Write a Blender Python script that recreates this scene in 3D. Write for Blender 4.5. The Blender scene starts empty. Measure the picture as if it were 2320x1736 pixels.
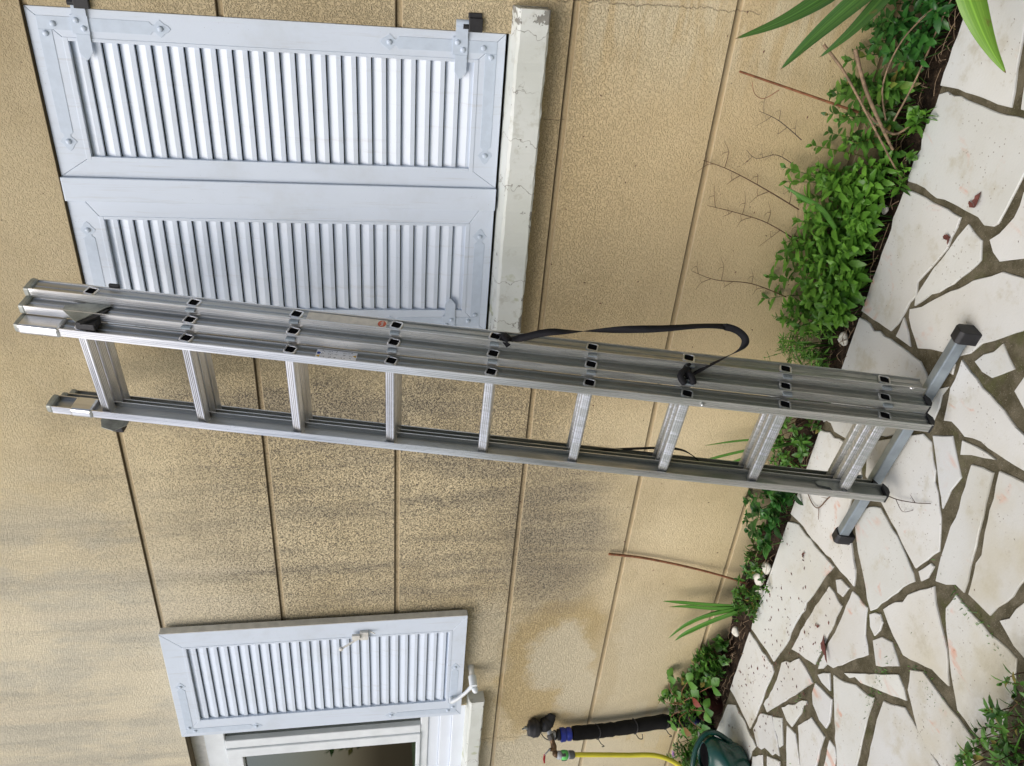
import bpy, bmesh, math, random
from mathutils import Vector, Matrix
S = bpy.context.scene
random.seed(7)
# ---------------------------------------------------------------- camera
cam_d = bpy.data.cameras.new('camera'); cam = bpy.data.objects.new('camera', cam_d)
S.collection.objects.link(cam); S.camera = cam
MC = ((0.0791, -0.8429, -0.5322), (-0.1476, -0.5378, 0.8300), (-0.9859, 0.0129, -0.1669))
cx = Vector((MC[0][0], MC[1][0], MC[2][0])); cz = Vector((MC[0][2], MC[1][2], MC[2][2]))
cz.normalize(); cx = (cx - cx.dot(cz)*cz).normalized(); cy = cz.cross(cx)
cam.matrix_world = Matrix(((cx.x, -cy.x, -cz.x, 0.0), (cx.y, -cy.y, -cz.y, -2.38), (cx.z, -cy.z, -cz.z, 1.61), (0, 0, 0, 1)))
cam_d.sensor_width = 36; cam_d.lens = 36*1821.4/2320
cam_d.clip_start = 0.02; cam_d.clip_end = 500
# ---------------------------------------------------------------- world, sun, exposure (overcast)
W = bpy.data.worlds.new('World'); S.world = W; W.use_nodes = True
nt = W.node_tree; nt.nodes.clear()
sky = nt.nodes.new('ShaderNodeTexSky'); sky.sky_type = 'NISHITA'; sky.sun_disc = False
sky.sun_elevation = math.radians(52); sky.sun_rotation = math.radians(-163)
sky.air_density = 1.0; sky.dust_density = 4.0; sky.ozone_density = 1.0
bg = nt.nodes.new('ShaderNodeBackground'); bg.inputs[1].default_value = 0.12
wo = nt.nodes.new('ShaderNodeOutputWorld')
nt.links.new(sky.outputs[0], bg.inputs[0]); nt.links.new(bg.outputs[0], wo.inputs[0])
sun_d = bpy.data.lights.new('sun', 'SUN'); sun_d.energy = 1.6; sun_d.angle = math.radians(48)
sun_d.color = (1.0, 0.98, 0.95)
sun = bpy.data.objects.new('sun', sun_d); S.collection.objects.link(sun)
sun.rotation_euler = Vector((-0.22, -0.58, 0.80)).to_track_quat('Z', 'Y').to_euler()
S.view_settings.view_transform = 'Standard'; S.view_settings.look = 'None'
S.view_settings.exposure = 0.22; S.view_settings.gamma = 1.0
S.render.engine = 'CYCLES'

# ---------------------------------------------------------------- helpers
def link(o): S.collection.objects.link(o); return o
def tag(o, label=None, cat=None, group=None, kind=None):
    if label: o['label'] = label
    if cat: o['category'] = cat
    if group: o['group'] = group
    if kind: o['kind'] = kind
    return o
def empty(name, loc=(0, 0, 0), label=None, cat=None, group=None, mat=None):
    o = bpy.data.objects.new(name, None); o.empty_display_size = 0.05
    if mat is not None: o.matrix_world = mat
    else: o.location = loc
    link(o); return tag(o, label, cat, group)
def rot_to(d):
    return Vector(d).to_track_quat('Z', 'Y').to_matrix()
class MB:
    def __init__(s, off=(0, 0, 0)): s.v = []; s.f = []; s.m = []; s.off = Vector(off); s.smooth = []
    def add(s, vs, fs, m=0, sm=False):
        n = len(s.v); s.v += [Vector(v)-s.off for v in vs]
        for f in fs: s.f.append([n+i for i in f]); s.m.append(m); s.smooth.append(sm)
    def box(s, lo, hi, m=0):
        x0, y0, z0 = lo; x1, y1, z1 = hi
        s.add([(x0,y0,z0),(x1,y0,z0),(x1,y1,z0),(x0,y1,z0),(x0,y0,z1),(x1,y0,z1),(x1,y1,z1),(x0,y1,z1)],
              [(0,3,2,1),(4,5,6,7),(0,1,5,4),(1,2,6,5),(2,3,7,6),(3,0,4,7)], m)
    def obox(s, c, ax, half, m=0):
        c = Vector(c); vs = []
        for k in ((-1,-1,-1),(1,-1,-1),(1,1,-1),(-1,1,-1),(-1,-1,1),(1,-1,1),(1,1,1),(-1,1,1)):
            vs.append(c+sum((Vector(ax[i])*half[i]*k[i] for i in range(3)), Vector()))
        s.add(vs, [(0,3,2,1),(4,5,6,7),(0,1,5,4),(1,2,6,5),(2,3,7,6),(3,0,4,7)], m)
    def prism(s, pts, fn, h0, h1, m=0, bev=0):
        """polygon pts (2-D, counter-clockwise), fn(a,b,h)->3-D"""
        n = len(pts)
        if bev:
            cxm = sum(p[0] for p in pts)/n; cym = sum(p[1] for p in pts)/n
            def ins(p):
                dx, dy = cxm-p[0], cym-p[1]; L = math.hypot(dx, dy) or 1
                return (p[0]+dx/L*bev, p[1]+dy/L*bev)
            top = [ins(p) for p in pts]; rings = [(pts, h0), (pts, h1-bev*(1 if h1 > h0 else -1)), (top, h1)]
        else: rings = [(pts, h0), (pts, h1)]
        vs = [fn(p[0], p[1], h) for r, h in rings for p in r]; fs = [tuple(reversed(range(n)))]
        for k in range(len(rings)-1):
            for i in range(n):
                j = (i+1) % n; fs.append((k*n+i, k*n+j, (k+1)*n+j, (k+1)*n+i))
        fs.append(tuple((len(rings)-1)*n+i for i in range(n)))
        s.add(vs, fs, m)
    def tube(s, path, r, n=10, m=0, cap=True, sm=True, prof=None):
        path = [Vector(p) for p in path]; k = len(path)
        rs = r if isinstance(r, (list, tuple)) else [r]*k
        t0 = (path[1]-path[0]).normalized()
        up = Vector((0, 0, 1)) if abs(t0.z) < .9 else Vector((1, 0, 0))
        a = t0.cross(up).normalized(); vs = []
        for i, p in enumerate(path):
            t = (path[min(i+1, k-1)]-path[max(i-1, 0)]).normalized()
            a = (a - a.dot(t)*t).normalized(); b = t.cross(a)
            for j in range(n):
                th = 2*math.pi*j/n; vs.append(p+(a*math.cos(th)+b*math.sin(th))*rs[i])
        fs = [(i*n+j, i*n+(j+1) % n, (i+1)*n+(j+1) % n, (i+1)*n+j) for i in range(k-1) for j in range(n)]
        s.add(vs, fs, m, sm)
        if cap: s.add(vs[:n], [tuple(reversed(range(n)))], m); s.add(vs[-n:], [tuple(range(n))], m)
    def lathe(s, c, axis, prof, n=24, m=0, sx=1.0, sm=True):
        """prof: list of (radius, height)"""
        R = rot_to(axis); vs = []
        for r, h in prof:
            for j in range(n):
                th = 2*math.pi*j/n; vs.append(Vector(c)+R @ Vector((r*math.cos(th)*sx, r*math.sin(th), h)))
        k = len(prof)
        fs = [(i*n+j, i*n+(j+1) % n, (i+1)*n+(j+1) % n, (i+1)*n+j) for i in range(k-1) for j in range(n)]
        s.add(vs, fs, m, sm)
    def ribbon(s, path, w, nrm, th=0.0, m=0, sm=True):
        """flat band; w and nrm may be lists"""
        path = [Vector(p) for p in path]; k = len(path); vs = []
        for i, p in enumerate(path):
            t = (path[min(i+1, k-1)]-path[max(i-1, 0)]).normalized()
            nn = Vector(nrm[i] if isinstance(nrm[0], (tuple, list, Vector)) else nrm)
            nn = (nn-nn.dot(t)*t).normalized(); b = t.cross(nn); ww = w[i] if isinstance(w, (list, tuple)) else w
            for q in ((-1, -1), (1, -1), (1, 1), (-1, 1)): vs.append(p+b*ww/2*q[0]+nn*th/2*q[1])
        fs = [(i*4+j, i*4+(j+1) % 4, (i+1)*4+(j+1) % 4, (i+1)*4+j) for i in range(k-1) for j in range(4)]
        fs += [(3, 2, 1, 0), tuple((k-1)*4+j for j in range(4))]
        s.add(vs, fs, m, sm)
    def leaf(s, base, d, up, L, Wd, curl=.25, fold=.25, seg=5, m=0, tooth=0.0, wp=.42):
        base = Vector(base); d = Vector(d).normalized(); up = Vector(up); up = (up-up.dot(d)*d)
        if up.length < 1e-4: up = Vector((1, 0, 0)).cross(d)
        up.normalize(); b = d.cross(up); vs = []
        for i in range(seg+1):
            t = i/seg; w = math.sin(math.pi*min(1, t**(math.log(.5)/math.log(wp))))**.85 if 0 < t < 1 else 0
            if tooth and 0 < i < seg and i % 2: w *= 1-tooth
            w = w*Wd/2+(.0006 if i == 0 else 0)
            c = base+d*(L*t)-up*(curl*L*t*t); vs += [c-b*w+up*(w*fold), c, c+b*w+up*(w*fold)]
        fs = []
        for i in range(seg):
            q = i*3; fs += [(q, q+1, q+4, q+3), (q+1, q+2, q+5, q+4)]
        s.add(vs, fs, m, True)
    def build(s, name, mats, parent=None, bevel=0, sub=0, auto=False):
        me = bpy.data.meshes.new(name); me.from_pydata([tuple(v) for v in s.v], [], s.f)
        if not isinstance(mats, (list, tuple)): mats = [mats]
        for m in mats: me.materials.append(m)
        me.polygons.foreach_set('material_index', s.m); me.polygons.foreach_set('use_smooth', s.smooth)
        me.update()
        o = link(bpy.data.objects.new(name, me)); o.parent = parent
        if bevel:
            b = o.modifiers.new('bevel', 'BEVEL'); b.width = bevel; b.segments = 2; b.limit_method = 'ANGLE'; b.angle_limit = math.radians(35)
            b.harden_normals = False
        if sub:
            b = o.modifiers.new('sub', 'SUBSURF'); b.levels = sub; b.render_levels = sub
        return o
# ---------------------------------------------------------------- materials
class NT:
    def __init__(s, name):
        s.mat = bpy.data.materials.new(name); s.mat.use_nodes = True; s.t = s.mat.node_tree
        s.b = s.t.nodes['Principled BSDF']; s.out = s.t.nodes['Material Output']
        s.co = s.n('ShaderNodeTexCoord').outputs['Object']
    def n(s, typ, **k):
        nd = s.t.nodes.new(typ)
        for a, v in k.items(): setattr(nd, a, v)
        return nd
    def set(s, sock, v):
        if isinstance(v, bpy.types.NodeSocket): s.t.links.new(v, sock)
        else: sock.default_value = v
    def math(s, op, a, b=0.0, c=0.0, clamp=False):
        nd = s.n('ShaderNodeMath', operation=op, use_clamp=clamp)
        s.set(nd.inputs[0], a); s.set(nd.inputs[1], b); s.set(nd.inputs[2], c); return nd.outputs[0]
    def xyz(s, v=None):
        nd = s.n('ShaderNodeSeparateXYZ'); s.set(nd.inputs[0], v or s.co); return nd.outputs
    def map(s, scale=(1, 1, 1), loc=(0, 0, 0), rot=(0, 0, 0), v=None):
        nd = s.n('ShaderNodeMapping'); s.set(nd.inputs[0], v or s.co)
        nd.inputs[1].default_value = loc; nd.inputs[2].default_value = rot; nd.inputs[3].default_value = scale; return nd.outputs[0]
    def noise(s, scale, detail=3, rough=.5, dist=0, v=None, col=False):
        nd = s.n('ShaderNodeTexNoise'); s.set(nd.inputs['Vector'], v or s.co)
        nd.inputs['Scale'].default_value = scale; nd.inputs['Detail'].default_value = detail
        nd.inputs['Roughness'].default_value = rough; nd.inputs['Distortion'].default_value = dist
        return nd.outputs['Color' if col else 'Fac']
    def voro(s, scale, v=None, feature='F1', out='Distance', rnd=1):
        nd = s.n('ShaderNodeTexVoronoi', feature=feature); s.set(nd.inputs['Vector'], v or s.co)
        nd.inputs['Scale'].default_value = scale; nd.inputs['Randomness'].default_value = rnd; return nd.outputs[out]
    def ss(s, x, a, b):          # smoothstep a..b -> 0..1
        nd = s.n('ShaderNodeMapRange', interpolation_type='SMOOTHSTEP'); s.set(nd.inputs[0], x)
        nd.inputs[1].default_value = a; nd.inputs[2].default_value = b; return nd.outputs[0]
    def mix(s, f, a, b, typ='MIX'):
        nd = s.n('ShaderNodeMix', data_type='RGBA', blend_type=typ); s.set(nd.inputs[0], f)
        for k, v in ((6, a), (7, b)): s.set(nd.inputs[k], v if isinstance(v, bpy.types.NodeSocket) else (*v[:3], 1))
        return nd.outputs[2]
    def bump(s, h, strength=.5, dist=.002):
        nd = s.n('ShaderNodeBump'); s.set(nd.inputs['Height'], h); nd.inputs['Strength'].default_value = strength
        nd.inputs['Distance'].default_value = dist; s.t.links.new(nd.outputs[0], s.b.inputs['Normal']); return nd
    def col(s, c):
        if isinstance(c, bpy.types.NodeSocket): s.t.links.new(c, s.b.inputs['Base Color'])
        else: s.b.inputs['Base Color'].default_value = (*c, 1)
    def p(s, **k):
        for a, v in k.items():
            s.set(s.b.inputs[{'rough': 'Roughness', 'metal': 'Metallic', 'spec': 'Specular IOR Level', 'trans': 'Transmission Weight', 'coat': 'Coat Weight', 'sss': 'Subsurface Weight'}[a]], v)
def simple(name, c, rough=.5, metal=0, var=.12, scale=30, bump=0, bscale=200, spec=.5, var2=None):
    t = NT(name); n = t.noise(scale, 4, .6)
    dark = tuple(x*(1-var*2) for x in c); light = tuple(min(1, x*(1+var)) for x in c)
    cc = t.mix(t.ss(n, .3, .7), dark, light)
    if var2:
        cc = t.mix(t.ss(t.noise(scale*.35, 5, .65), .52, .7), cc, var2)
    t.col(cc); t.p(rough=rough, metal=metal, spec=spec)
    if bump: t.bump(t.noise(bscale, 3, .6), bump, .002)
    return t.mat
# ---- rendered wall
def wall_material():
    t = NT('rough_render'); x, y, z = t.xyz()
    big = t.noise(1.6, 4, .6); mid = t.noise(7, 4, .6)
    base = t.mix(t.ss(big, .35, .65), (.49, .395, .225), (.655, .545, .335))
    base = t.mix(t.math('MULTIPLY', t.ss(mid, .45, .75), .35), base, (.68, .57, .37))
    warm = t.math('MULTIPLY', t.ss(x, -1.9, -1.3), t.ss(z, 1.3, 1.1)); base = t.mix(t.math('MULTIPLY', warm, .55), base, (.55, .405, .20))
    base = t.mix(.05, base, (1, .97, .9))
    # paler, washed-out render: high on the wall, the far right, the damp tide marks low down
    st = t.noise(1.0, 4, .6, .3, v=t.map((5.5, 1, .9)))
    high = t.math('MULTIPLY', t.ss(z, 1.7, 2.5), t.ss(x, -1.6, -2.9))
    base = t.mix(t.math('MULTIPLY', high, .85), base, (.72, .655, .50))
    far = t.math('MULTIPLY', t.ss(x, -.62, -.25), t.math('MULTIPLY', t.ss(z, .1, .35), t.ss(z, 1.25, .95)))
    wav = t.noise(1.0, 3, .6, .8, v=t.map((3.0, 1, 16)))
    far = t.math('MULTIPLY', far, t.ss(wav, .38, .6))
    base = t.mix(t.math('MULTIPLY', far, .8), base, (.66, .58, .40))
    # tide mark: pale blotch with ragged border inside a darker damp ring
    nx = t.math('ADD', x, t.math('MULTIPLY', t.math('SUBTRACT', t.noise(6, 5, .65), .5), .30))
    nz = t.math('ADD', z, t.math('MULTIPLY', t.math('SUBTRACT', t.noise(7, 5, .65, v=t.map((1, 1, 1), (3, 5, 2))), .5), .24))
    def blob(cxx, czz, rx, rz, e=.12):
        a = t.math('DIVIDE', t.math('SUBTRACT', nx, cxx), rx); b = t.math('DIVIDE', t.math('SUBTRACT', nz, czz), rz)
        return t.ss(t.math('SQRT', t.math('ADD', t.math('MULTIPLY', a, a), t.math('MULTIPLY', b, b))), 1+e, 1-e)
    ring = blob(-3.15, .78, .50, .30, .12); base = t.mix(t.math('MULTIPLY', ring, .75), base, (.47, .36, .18))
    pale = t.math('MAXIMUM', t.math('MAXIMUM', blob(-3.04, .78, .22, .15, .22), blob(-3.30, .66, .20, .10, .35)), t.math('MAXIMUM', t.math('MULTIPLY', blob(-3.18, .42, .5, .22, .35), .6), blob(-4.05, .80, .42, .7, .05)))
    pale = t.math('MAXIMUM', pale, t.math('MULTIPLY', blob(-2.88, 1.13, .26, .10, .4), .7))
    pale = t.math('MAXIMUM', pale, t.math('MULTIPLY', blob(-3.62, .22, .25, .22, .4), t.ss(wav, .45, .55)))
    base = t.mix(t.math('MULTIPLY', pale, .72), base, (.64, .585, .44))
    low = t.math('MULTIPLY', t.ss(z, .5, .12), .35)
    base = t.mix(low, base, (.56, .445, .225))
    # grey-black algae streaks running down
    s1 = t.noise(1.0, 6, .7, .5, v=t.map((11, 1, 1.0), (2, 0, 0)))
    s2 = t.noise(1.0, 5, .65, .2, v=t.map((3, 1, 1.4), (7, 0, 4)))
    reg = t.math('MULTIPLY', t.math('MULTIPLY', t.ss(x, -3.0, -2.45), t.ss(x, -1.3, -1.85)), t.math('MULTIPLY', t.ss(z, .8, 1.1), t.ss(z, 2.9, 2.5)))
    reg2 = t.math('MULTIPLY', t.ss(z, 2.3, 2.6), t.ss(x, -1.7, -2.3))
    reg3 = blob(-1.62, 1.85, .10, .75, .6); reg4 = blob(-2.3, .88, .40, .24, .45)
    ln = t.math('MULTIPLY', t.ss(t.math('ABSOLUTE', t.math('SUBTRACT', nx, -2.06)), .035, .008), t.math('MULTIPLY', t.ss(z, 1.2, 1.3), t.ss(z, 1.56, 1.5)))
    tex = t.math('ADD', t.math('MULTIPLY', s1, .6), t.math('MULTIPLY', s2, .4))
    g = t.math('MAXIMUM', t.math('MULTIPLY', t.math('MAXIMUM', reg, t.math('MULTIPLY', reg2, .45)), t.ss(tex, .44, .64)), t.math('MULTIPLY', t.math('MAXIMUM', reg3, reg4), t.ss(tex, .30, .55)))
    g = t.math('MAXIMUM', g, t.math('MULTIPLY', ln, .9))
    base = t.mix(t.math('MULTIPLY', t.math('MULTIPLY', reg2, t.ss(s2, .4, .55)), .45), base, (.46, .45, .39))
    base = t.mix(t.math('MULTIPLY', g, .50), base, (.17, .16, .14))
    # broad pale runs between the streaks high up
    run = t.math('MULTIPLY', t.math('MULTIPLY', t.ss(x, -2.2, -2.4), t.ss(z, 1.9, 2.3)), t.ss(t.noise(1.0, 2, .5, 0, v=t.map((5, 1, .35), (1.3, 0, 0))), .5, .62))
    base = t.mix(t.math('MULTIPLY', run, .6), base, (.70, .62, .46))
    # sill's soft shadow painted below it; wall foot darker towards the ground
    sill_shade = t.math('MULTIPLY', t.math('MULTIPLY', t.ss(z, 1.02, 1.13), t.ss(x, -1.45, -1.3)), t.ss(x, -.25, -.4))
    base = t.mix(t.math('MULTIPLY', sill_shade, .35), base, (.26, .20, .12))
    foot = t.math('MULTIPLY', t.ss(z, .10, .0), .4); base = t.mix(foot, base, (.22, .19, .12))
    # worm-cast grain: dirt sits in the pits
    gr = t.noise(165, 2, .55, 1.1); pit = t.ss(gr, .48, .38)
    dirt = t.math('ADD', .20, t.math('MULTIPLY', t.math('MAXIMUM', g, t.math('MULTIPLY', t.math('MAXIMUM', reg, reg3), .65)), .9))
    lowcalm = t.math('MULTIPLY', t.math('ADD', .22, t.math('MULTIPLY', t.ss(z, .35, 1.15), .78)), t.math('MULTIPLY', t.math('SUBTRACT', 1.0, t.math('MULTIPLY', t.ss(x, -1.5, -.9), .12)), t.math('SUBTRACT', 1.0, t.math('MULTIPLY', t.ss(z, 1.95, 2.5), .65))))
    dirt = t.math('MULTIPLY', dirt, t.math('ADD', .25, t.math('MULTIPLY', lowcalm, .9)))
    base = t.mix(t.math('MULTIPLY', pit, dirt, clamp=True), base, (.12, .105, .085))
    # specks
    sp = t.math('MULTIPLY', t.ss(t.voro(34), .10, .05), t.ss(t.noise(9, 2), .52, .6))
    base = t.mix(t.math('MULTIPLY', sp, .75), base, (.10, .07, .05))
    # the joints: painted shade and grime under upper lip, painted light on lower, little grain inside
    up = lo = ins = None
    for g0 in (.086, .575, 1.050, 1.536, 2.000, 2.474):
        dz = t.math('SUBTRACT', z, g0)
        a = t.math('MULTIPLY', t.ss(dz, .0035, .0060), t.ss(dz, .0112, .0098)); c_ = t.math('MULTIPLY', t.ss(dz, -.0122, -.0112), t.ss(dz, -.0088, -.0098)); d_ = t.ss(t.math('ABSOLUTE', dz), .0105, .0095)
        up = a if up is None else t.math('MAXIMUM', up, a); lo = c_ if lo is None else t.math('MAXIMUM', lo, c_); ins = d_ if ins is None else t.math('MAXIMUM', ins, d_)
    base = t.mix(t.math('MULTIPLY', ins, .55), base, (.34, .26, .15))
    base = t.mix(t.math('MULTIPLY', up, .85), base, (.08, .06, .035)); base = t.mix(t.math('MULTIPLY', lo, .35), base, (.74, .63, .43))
    # hair cracks
    def crack(x0, z0, z1, amp=.03, wd=.0022, horiz=False):
        nn = t.math('MULTIPLY', t.math('SUBTRACT', t.noise(14, 4, .7, v=t.map((0 if not horiz else 1, 0, 1 if not horiz else 0), (x0*7, 0, 0))), .5), amp*2)
        a, b = (x, z) if not horiz else (z, x)
        d = t.math('ABSOLUTE', t.math('SUBTRACT', t.math('ADD', a, nn), x0))
        return t.math('MULTIPLY', t.ss(d, wd, wd*.4), t.math('MULTIPLY', t.ss(b, z0, z0+.01), t.ss(b, z1+.01, z1)))
    ck = t.math('MAXIMUM', crack(-.275, .50, 1.14), t.math('MAXIMUM', crack(-.60, 1.04, 1.12, .008, .0014), crack(-3.62, .78, 1.12, .03)))
    base = t.mix(t.math('MULTIPLY', ck, .5), base, (.14, .11, .08))
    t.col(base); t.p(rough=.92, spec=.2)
    h = t.math('ADD', t.math('MULTIPLY', t.ss(gr, .36, .56), t.math('SUBTRACT', 1.0, t.math('MULTIPLY', ins, .8))), t.math('MULTIPLY', t.noise(60, 3), .5))
    h = t.math('SUBTRACT', h, ck)
    nb = t.bump(h, .7, .0034); t.set(nb.inputs['Strength'], t.math('ADD', .38, t.math('MULTIPLY', lowcalm, .55)))
    return t.mat
def sill_material():
    t = NT('chipped_sill_paint'); x, y, z = t.xyz()
    paint = t.mix(t.ss(t.noise(5, 4), .35, .65), (.56, .585, .54), (.64, .665, .63))
    paint = t.mix(t.math('MULTIPLY', t.ss(t.noise(22, 4, .7), .54, .70), .5), paint, (.40, .40, .33))
    n = t.noise(26, 6, .68, .4)
    edge = t.math('MAXIMUM', t.math('MULTIPLY', t.ss(x, -.36, -.31), .20), t.math('MULTIPLY', t.math('MULTIPLY', t.ss(x, -1.12, -1.33), t.ss(x, -3.0, -2.0)), .13))
    edge = t.math('ADD', edge, t.math('MULTIPLY', t.ss(t.math('ABSOLUTE', t.math('SUBTRACT', z, 1.183)), .035, .055), .10))
    chip = t.ss(t.math('ADD', n, edge), .685, .70)
    c = t.mix(chip, paint, t.mix(t.noise(60, 3), (.13, .13, .12), (.33, .32, .28)))
    d = t.math('ABSOLUTE', t.math('SUBTRACT', t.math('FRACT', t.math('ADD', t.math('MULTIPLY', x, 6.6), t.math('MULTIPLY', t.noise(7, 4, .7, v=t.map((1, 1, 1))), 1.6))), .5))
    ck = t.math('MULTIPLY', t.ss(d, .014, .004), t.ss(t.noise(5, 1), .38, .5))
    c = t.mix(t.math('MULTIPLY', ck, .75), c, (.18, .16, .13))
    moss = t.math('MULTIPLY', t.ss(t.noise(16, 4), .62, .68), t.math('MULTIPLY', t.ss(x, -.9, -1.2), .5))
    c = t.mix(moss, c, (.33, .36, .17))
    t.col(c); t.p(rough=.6)
    t.bump(t.math('SUBTRACT', t.math('SUBTRACT', t.math('MULTIPLY', t.noise(70, 3), .25), chip), ck), .6, .002)
    return t.mat
def alu_material(name, green=0.0, base=(.86, .86, .85), rough=.22, sc=(40, 40, 2.5)):
    t = NT(name); x, y, z = t.xyz()
    n = t.noise(1, 5, .65, v=t.map(sc))
    c = t.mix(t.ss(n, .3, .7), tuple(v*.72 for v in base), base)
    g = t.math('MULTIPLY', t.ss(t.noise(1, 5, .7, v=t.map((70, 30, 5))), .36, .58), t.ss(z, 2.0, .5))
    c = t.mix(t.math('MULTIPLY', g, .6), c, (.15, .18, .14))  # lower metal darkened green: garden reflection and grime put into the colour
    sp = t.ss(t.voro(150), .17, .08); sp = t.math('MULTIPLY', sp, t.ss(t.noise(12, 3), .45, .58))
    c = t.mix(t.math('MULTIPLY', sp, .6), c, (.10, .10, .10))
    t.col(c); t.p(metal=t.math('SUBTRACT', 1.0, t.math('MULTIPLY', g, .45)), rough=t.math('ADD', rough, t.math('MULTIPLY', n, .22)))
    t.bump(t.noise(1, 3, .6, v=t.map(tuple(v*6 for v in sc))), .07, .001)
    return t.mat
def marble_material():
    t = NT('marble_paving'); x, y, z = t.xyz()
    oi = t.n('ShaderNodeVertexColor'); oi.layer_name = 'tone'; tone = oi.outputs[0]
    c = t.mix(t.ss(t.noise(2.2, 4, .6), .35, .68), (.67, .685, .68), (.60, .60, .565))
    c = t.mix(t.math('MULTIPLY', t.ss(y, -.75, -1.15), t.math('MULTIPLY', t.ss(t.noise(4, 4), .4, .65), .6)), c, (.50, .45, .30))
    c = t.mix(.9, c, tone, 'MULTIPLY')
    n = t.noise(1.0, 4, .6, 1.2, v=t.map((4.2, 4.2, 1), rot=(0, 0, .6)))
    n2 = t.noise(1.0, 3, .6, .6, v=t.map((26, 5, 1), rot=(0, 0, .9)))
    pink = t.math('MULTIPLY', t.ss(n, .60, .70), t.ss(n2, .42, .62))
    c = t.mix(t.math('MULTIPLY', pink, .75), c, (.60, .30, .20))
    c = t.mix(t.math('MULTIPLY', t.ss(t.noise(9, 5, .7), .52, .70), .55), c, (.42, .39, .29))
    c = t.mix(t.math('MULTIPLY', t.ss(y, -1.10, -1.38), t.math('MULTIPLY', t.ss(t.noise(7, 5, .7), .38, .6), .85)), c, (.22, .18, .085))
    c = t.mix(t.math('MULTIPLY', t.ss(t.noise(30, 5, .75), .60, .70), .4), c, (.36, .33, .25))
    sp = t.math('MULTIPLY', t.ss(t.voro(65), .17, .08), t.ss(t.noise(5, 3), .46, .58))
    c = t.mix(t.math('MULTIPLY', sp, .7), c, (.16, .12, .09))
    t.col(c); t.p(rough=.42, spec=.45)
    t.bump(t.math('ADD', t.noise(120, 3), t.math('MULTIPLY', t.noise(9, 3), 2)), .16, .003)
    return t.mat
def mortar_material():
    t = NT('mossy_mortar')
    c = t.mix(t.ss(t.noise(14, 5, .7), .35, .65), (.075, .066, .040), (.145, .128, .088))
    c = t.mix(t.math('MULTIPLY', t.ss(t.noise(3.1, 5, .7), .55, .65), .5), c, (.085, .095, .03))
    c = t.mix(t.math('MULTIPLY', t.ss(t.voro(160), .2, .1), .6), c, (.36, .33, .27))
    t.col(c); t.p(rough=.95, spec=.1); t.bump(t.noise(160, 5, .75), .9, .004); return t.mat
M = {}
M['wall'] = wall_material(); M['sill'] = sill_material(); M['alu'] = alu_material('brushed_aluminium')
M['rung'] = alu_material('rung_aluminium', base=(.86, .86, .87), rough=.22, sc=(2, 22, 22))
M['web'] = alu_material('shaded_aluminium', base=(.52, .52, .50), rough=.30); M['marble'] = marble_material(); M['mortar'] = mortar_material()  # darker copy for the webs: shade beside the bright flanges put into colour
t = NT('blue_white_pvc'); n = t.noise(3, 3, .5)
c = t.mix(t.ss(n, .3, .75), (.61, .68, .775), (.635, .705, .80))
c = t.mix(t.math('MULTIPLY', t.ss(t.voro(90), .07, .035), t.ss(t.noise(7, 2), .5, .6)), c, (.20, .18, .18))
c = t.mix(t.math('MULTIPLY', t.ss(t.noise(4, 5, .65), .48, .72), .45), c, (.50, .54, .57))
c = t.mix(t.math('MULTIPLY', t.ss(t.noise(1, 5, .7, v=t.map((60, 10, 3))), .56, .72), .28), c, (.42, .42, .40))
t.col(c); t.p(rough=.38); t.bump(t.noise(300, 2), .04, .001); M['pvc'] = t.mat
M['strap_metal'] = simple('painted_ironwork', (.54, .62, .72), .36, var=.03)
M['white'] = simple('white_window_pvc', (.74, .78, .80), .35, var=.04, scale=8)
M['wood'] = simple('painted_white_wood', (.72, .77, .83), .5, var=.015, scale=4)
M['edge'] = simple('greyed_shutter_edge', (.66, .65, .60), .5, var=.07)
M['dark'] = simple('dark_inside', (.010, .010, .011), .95, spec=0)  # near-black colour, used for the shade inside holes and slots
M['black'] = simple('black_rubber', (.018, .018, .020), .55, var=.2, bump=.2)
M['strap'] = simple('black_webbing', (.009, .009, .012), .7, bump=.5, bscale=500, spec=.25)
M['foam'] = simple('black_pipe_foam', (.009, .009, .009), .8, bump=.5, bscale=260, spec=.2)
M['steel'] = simple('galvanised_tube', (.30, .35, .39), .38, .55, var=.10, scale=10)
M['zinc'] = simple('grey_cast_bracket', (.36, .38, .35), .5, .5, var=.15)
M['brass'] = simple('tarnished_brass', (.17, .105, .055), .4, .7, var=.3, scale=60)
M['brassd'] = simple('dark_fitting', (.07, .065, .06), .5, .4)
M['blue'] = simple('blue_plastic', (.018, .035, .30), .4, var=.08)
M['bluepipe'] = simple('blue_pipe_plastic', (.012, .014, .10), .3)
M['grey'] = simple('grey_plastic', (.10, .11, .11), .45); M['lgrey'] = simple('light_grey_plastic', (.42, .44, .47), .4)
M['limeg'] = simple('green_plastic', (.12, .52, .13), .4, var=.05)
M['hose'] = simple('yellow_hose', (.66, .60, .045), .45, var=.06, scale=12)
M['red'] = simple('red_plastic', (.45, .012, .02), .4)
t = NT('dark_green_plastic'); t.col(t.mix(t.ss(t.noise(6, 3), .3, .7), (.004, .042, .032), (.008, .06, .048))); t.p(rough=.22, spec=.6); t.bump(t.noise(14, 2), .15, .01); M['can'] = t.mat
M['terra'] = simple('dark_terracotta', (.10, .028, .02), .8, var=.25, bump=.4)
M['stone'] = simple('white_pebble', (.70, .68, .60), .6, var=.1, bump=.3, bscale=90)
M['concrete'] = simple('grey_concrete', (.24, .23, .22), .9, var=.2, bump=.6, bscale=150)
M['paper'] = simple('cream_sticker', (.74, .69, .60), .6, var=.05, scale=60); M['swhite'] = simple('white_sticker', (.92, .92, .95), .55, var=.03)
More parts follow.
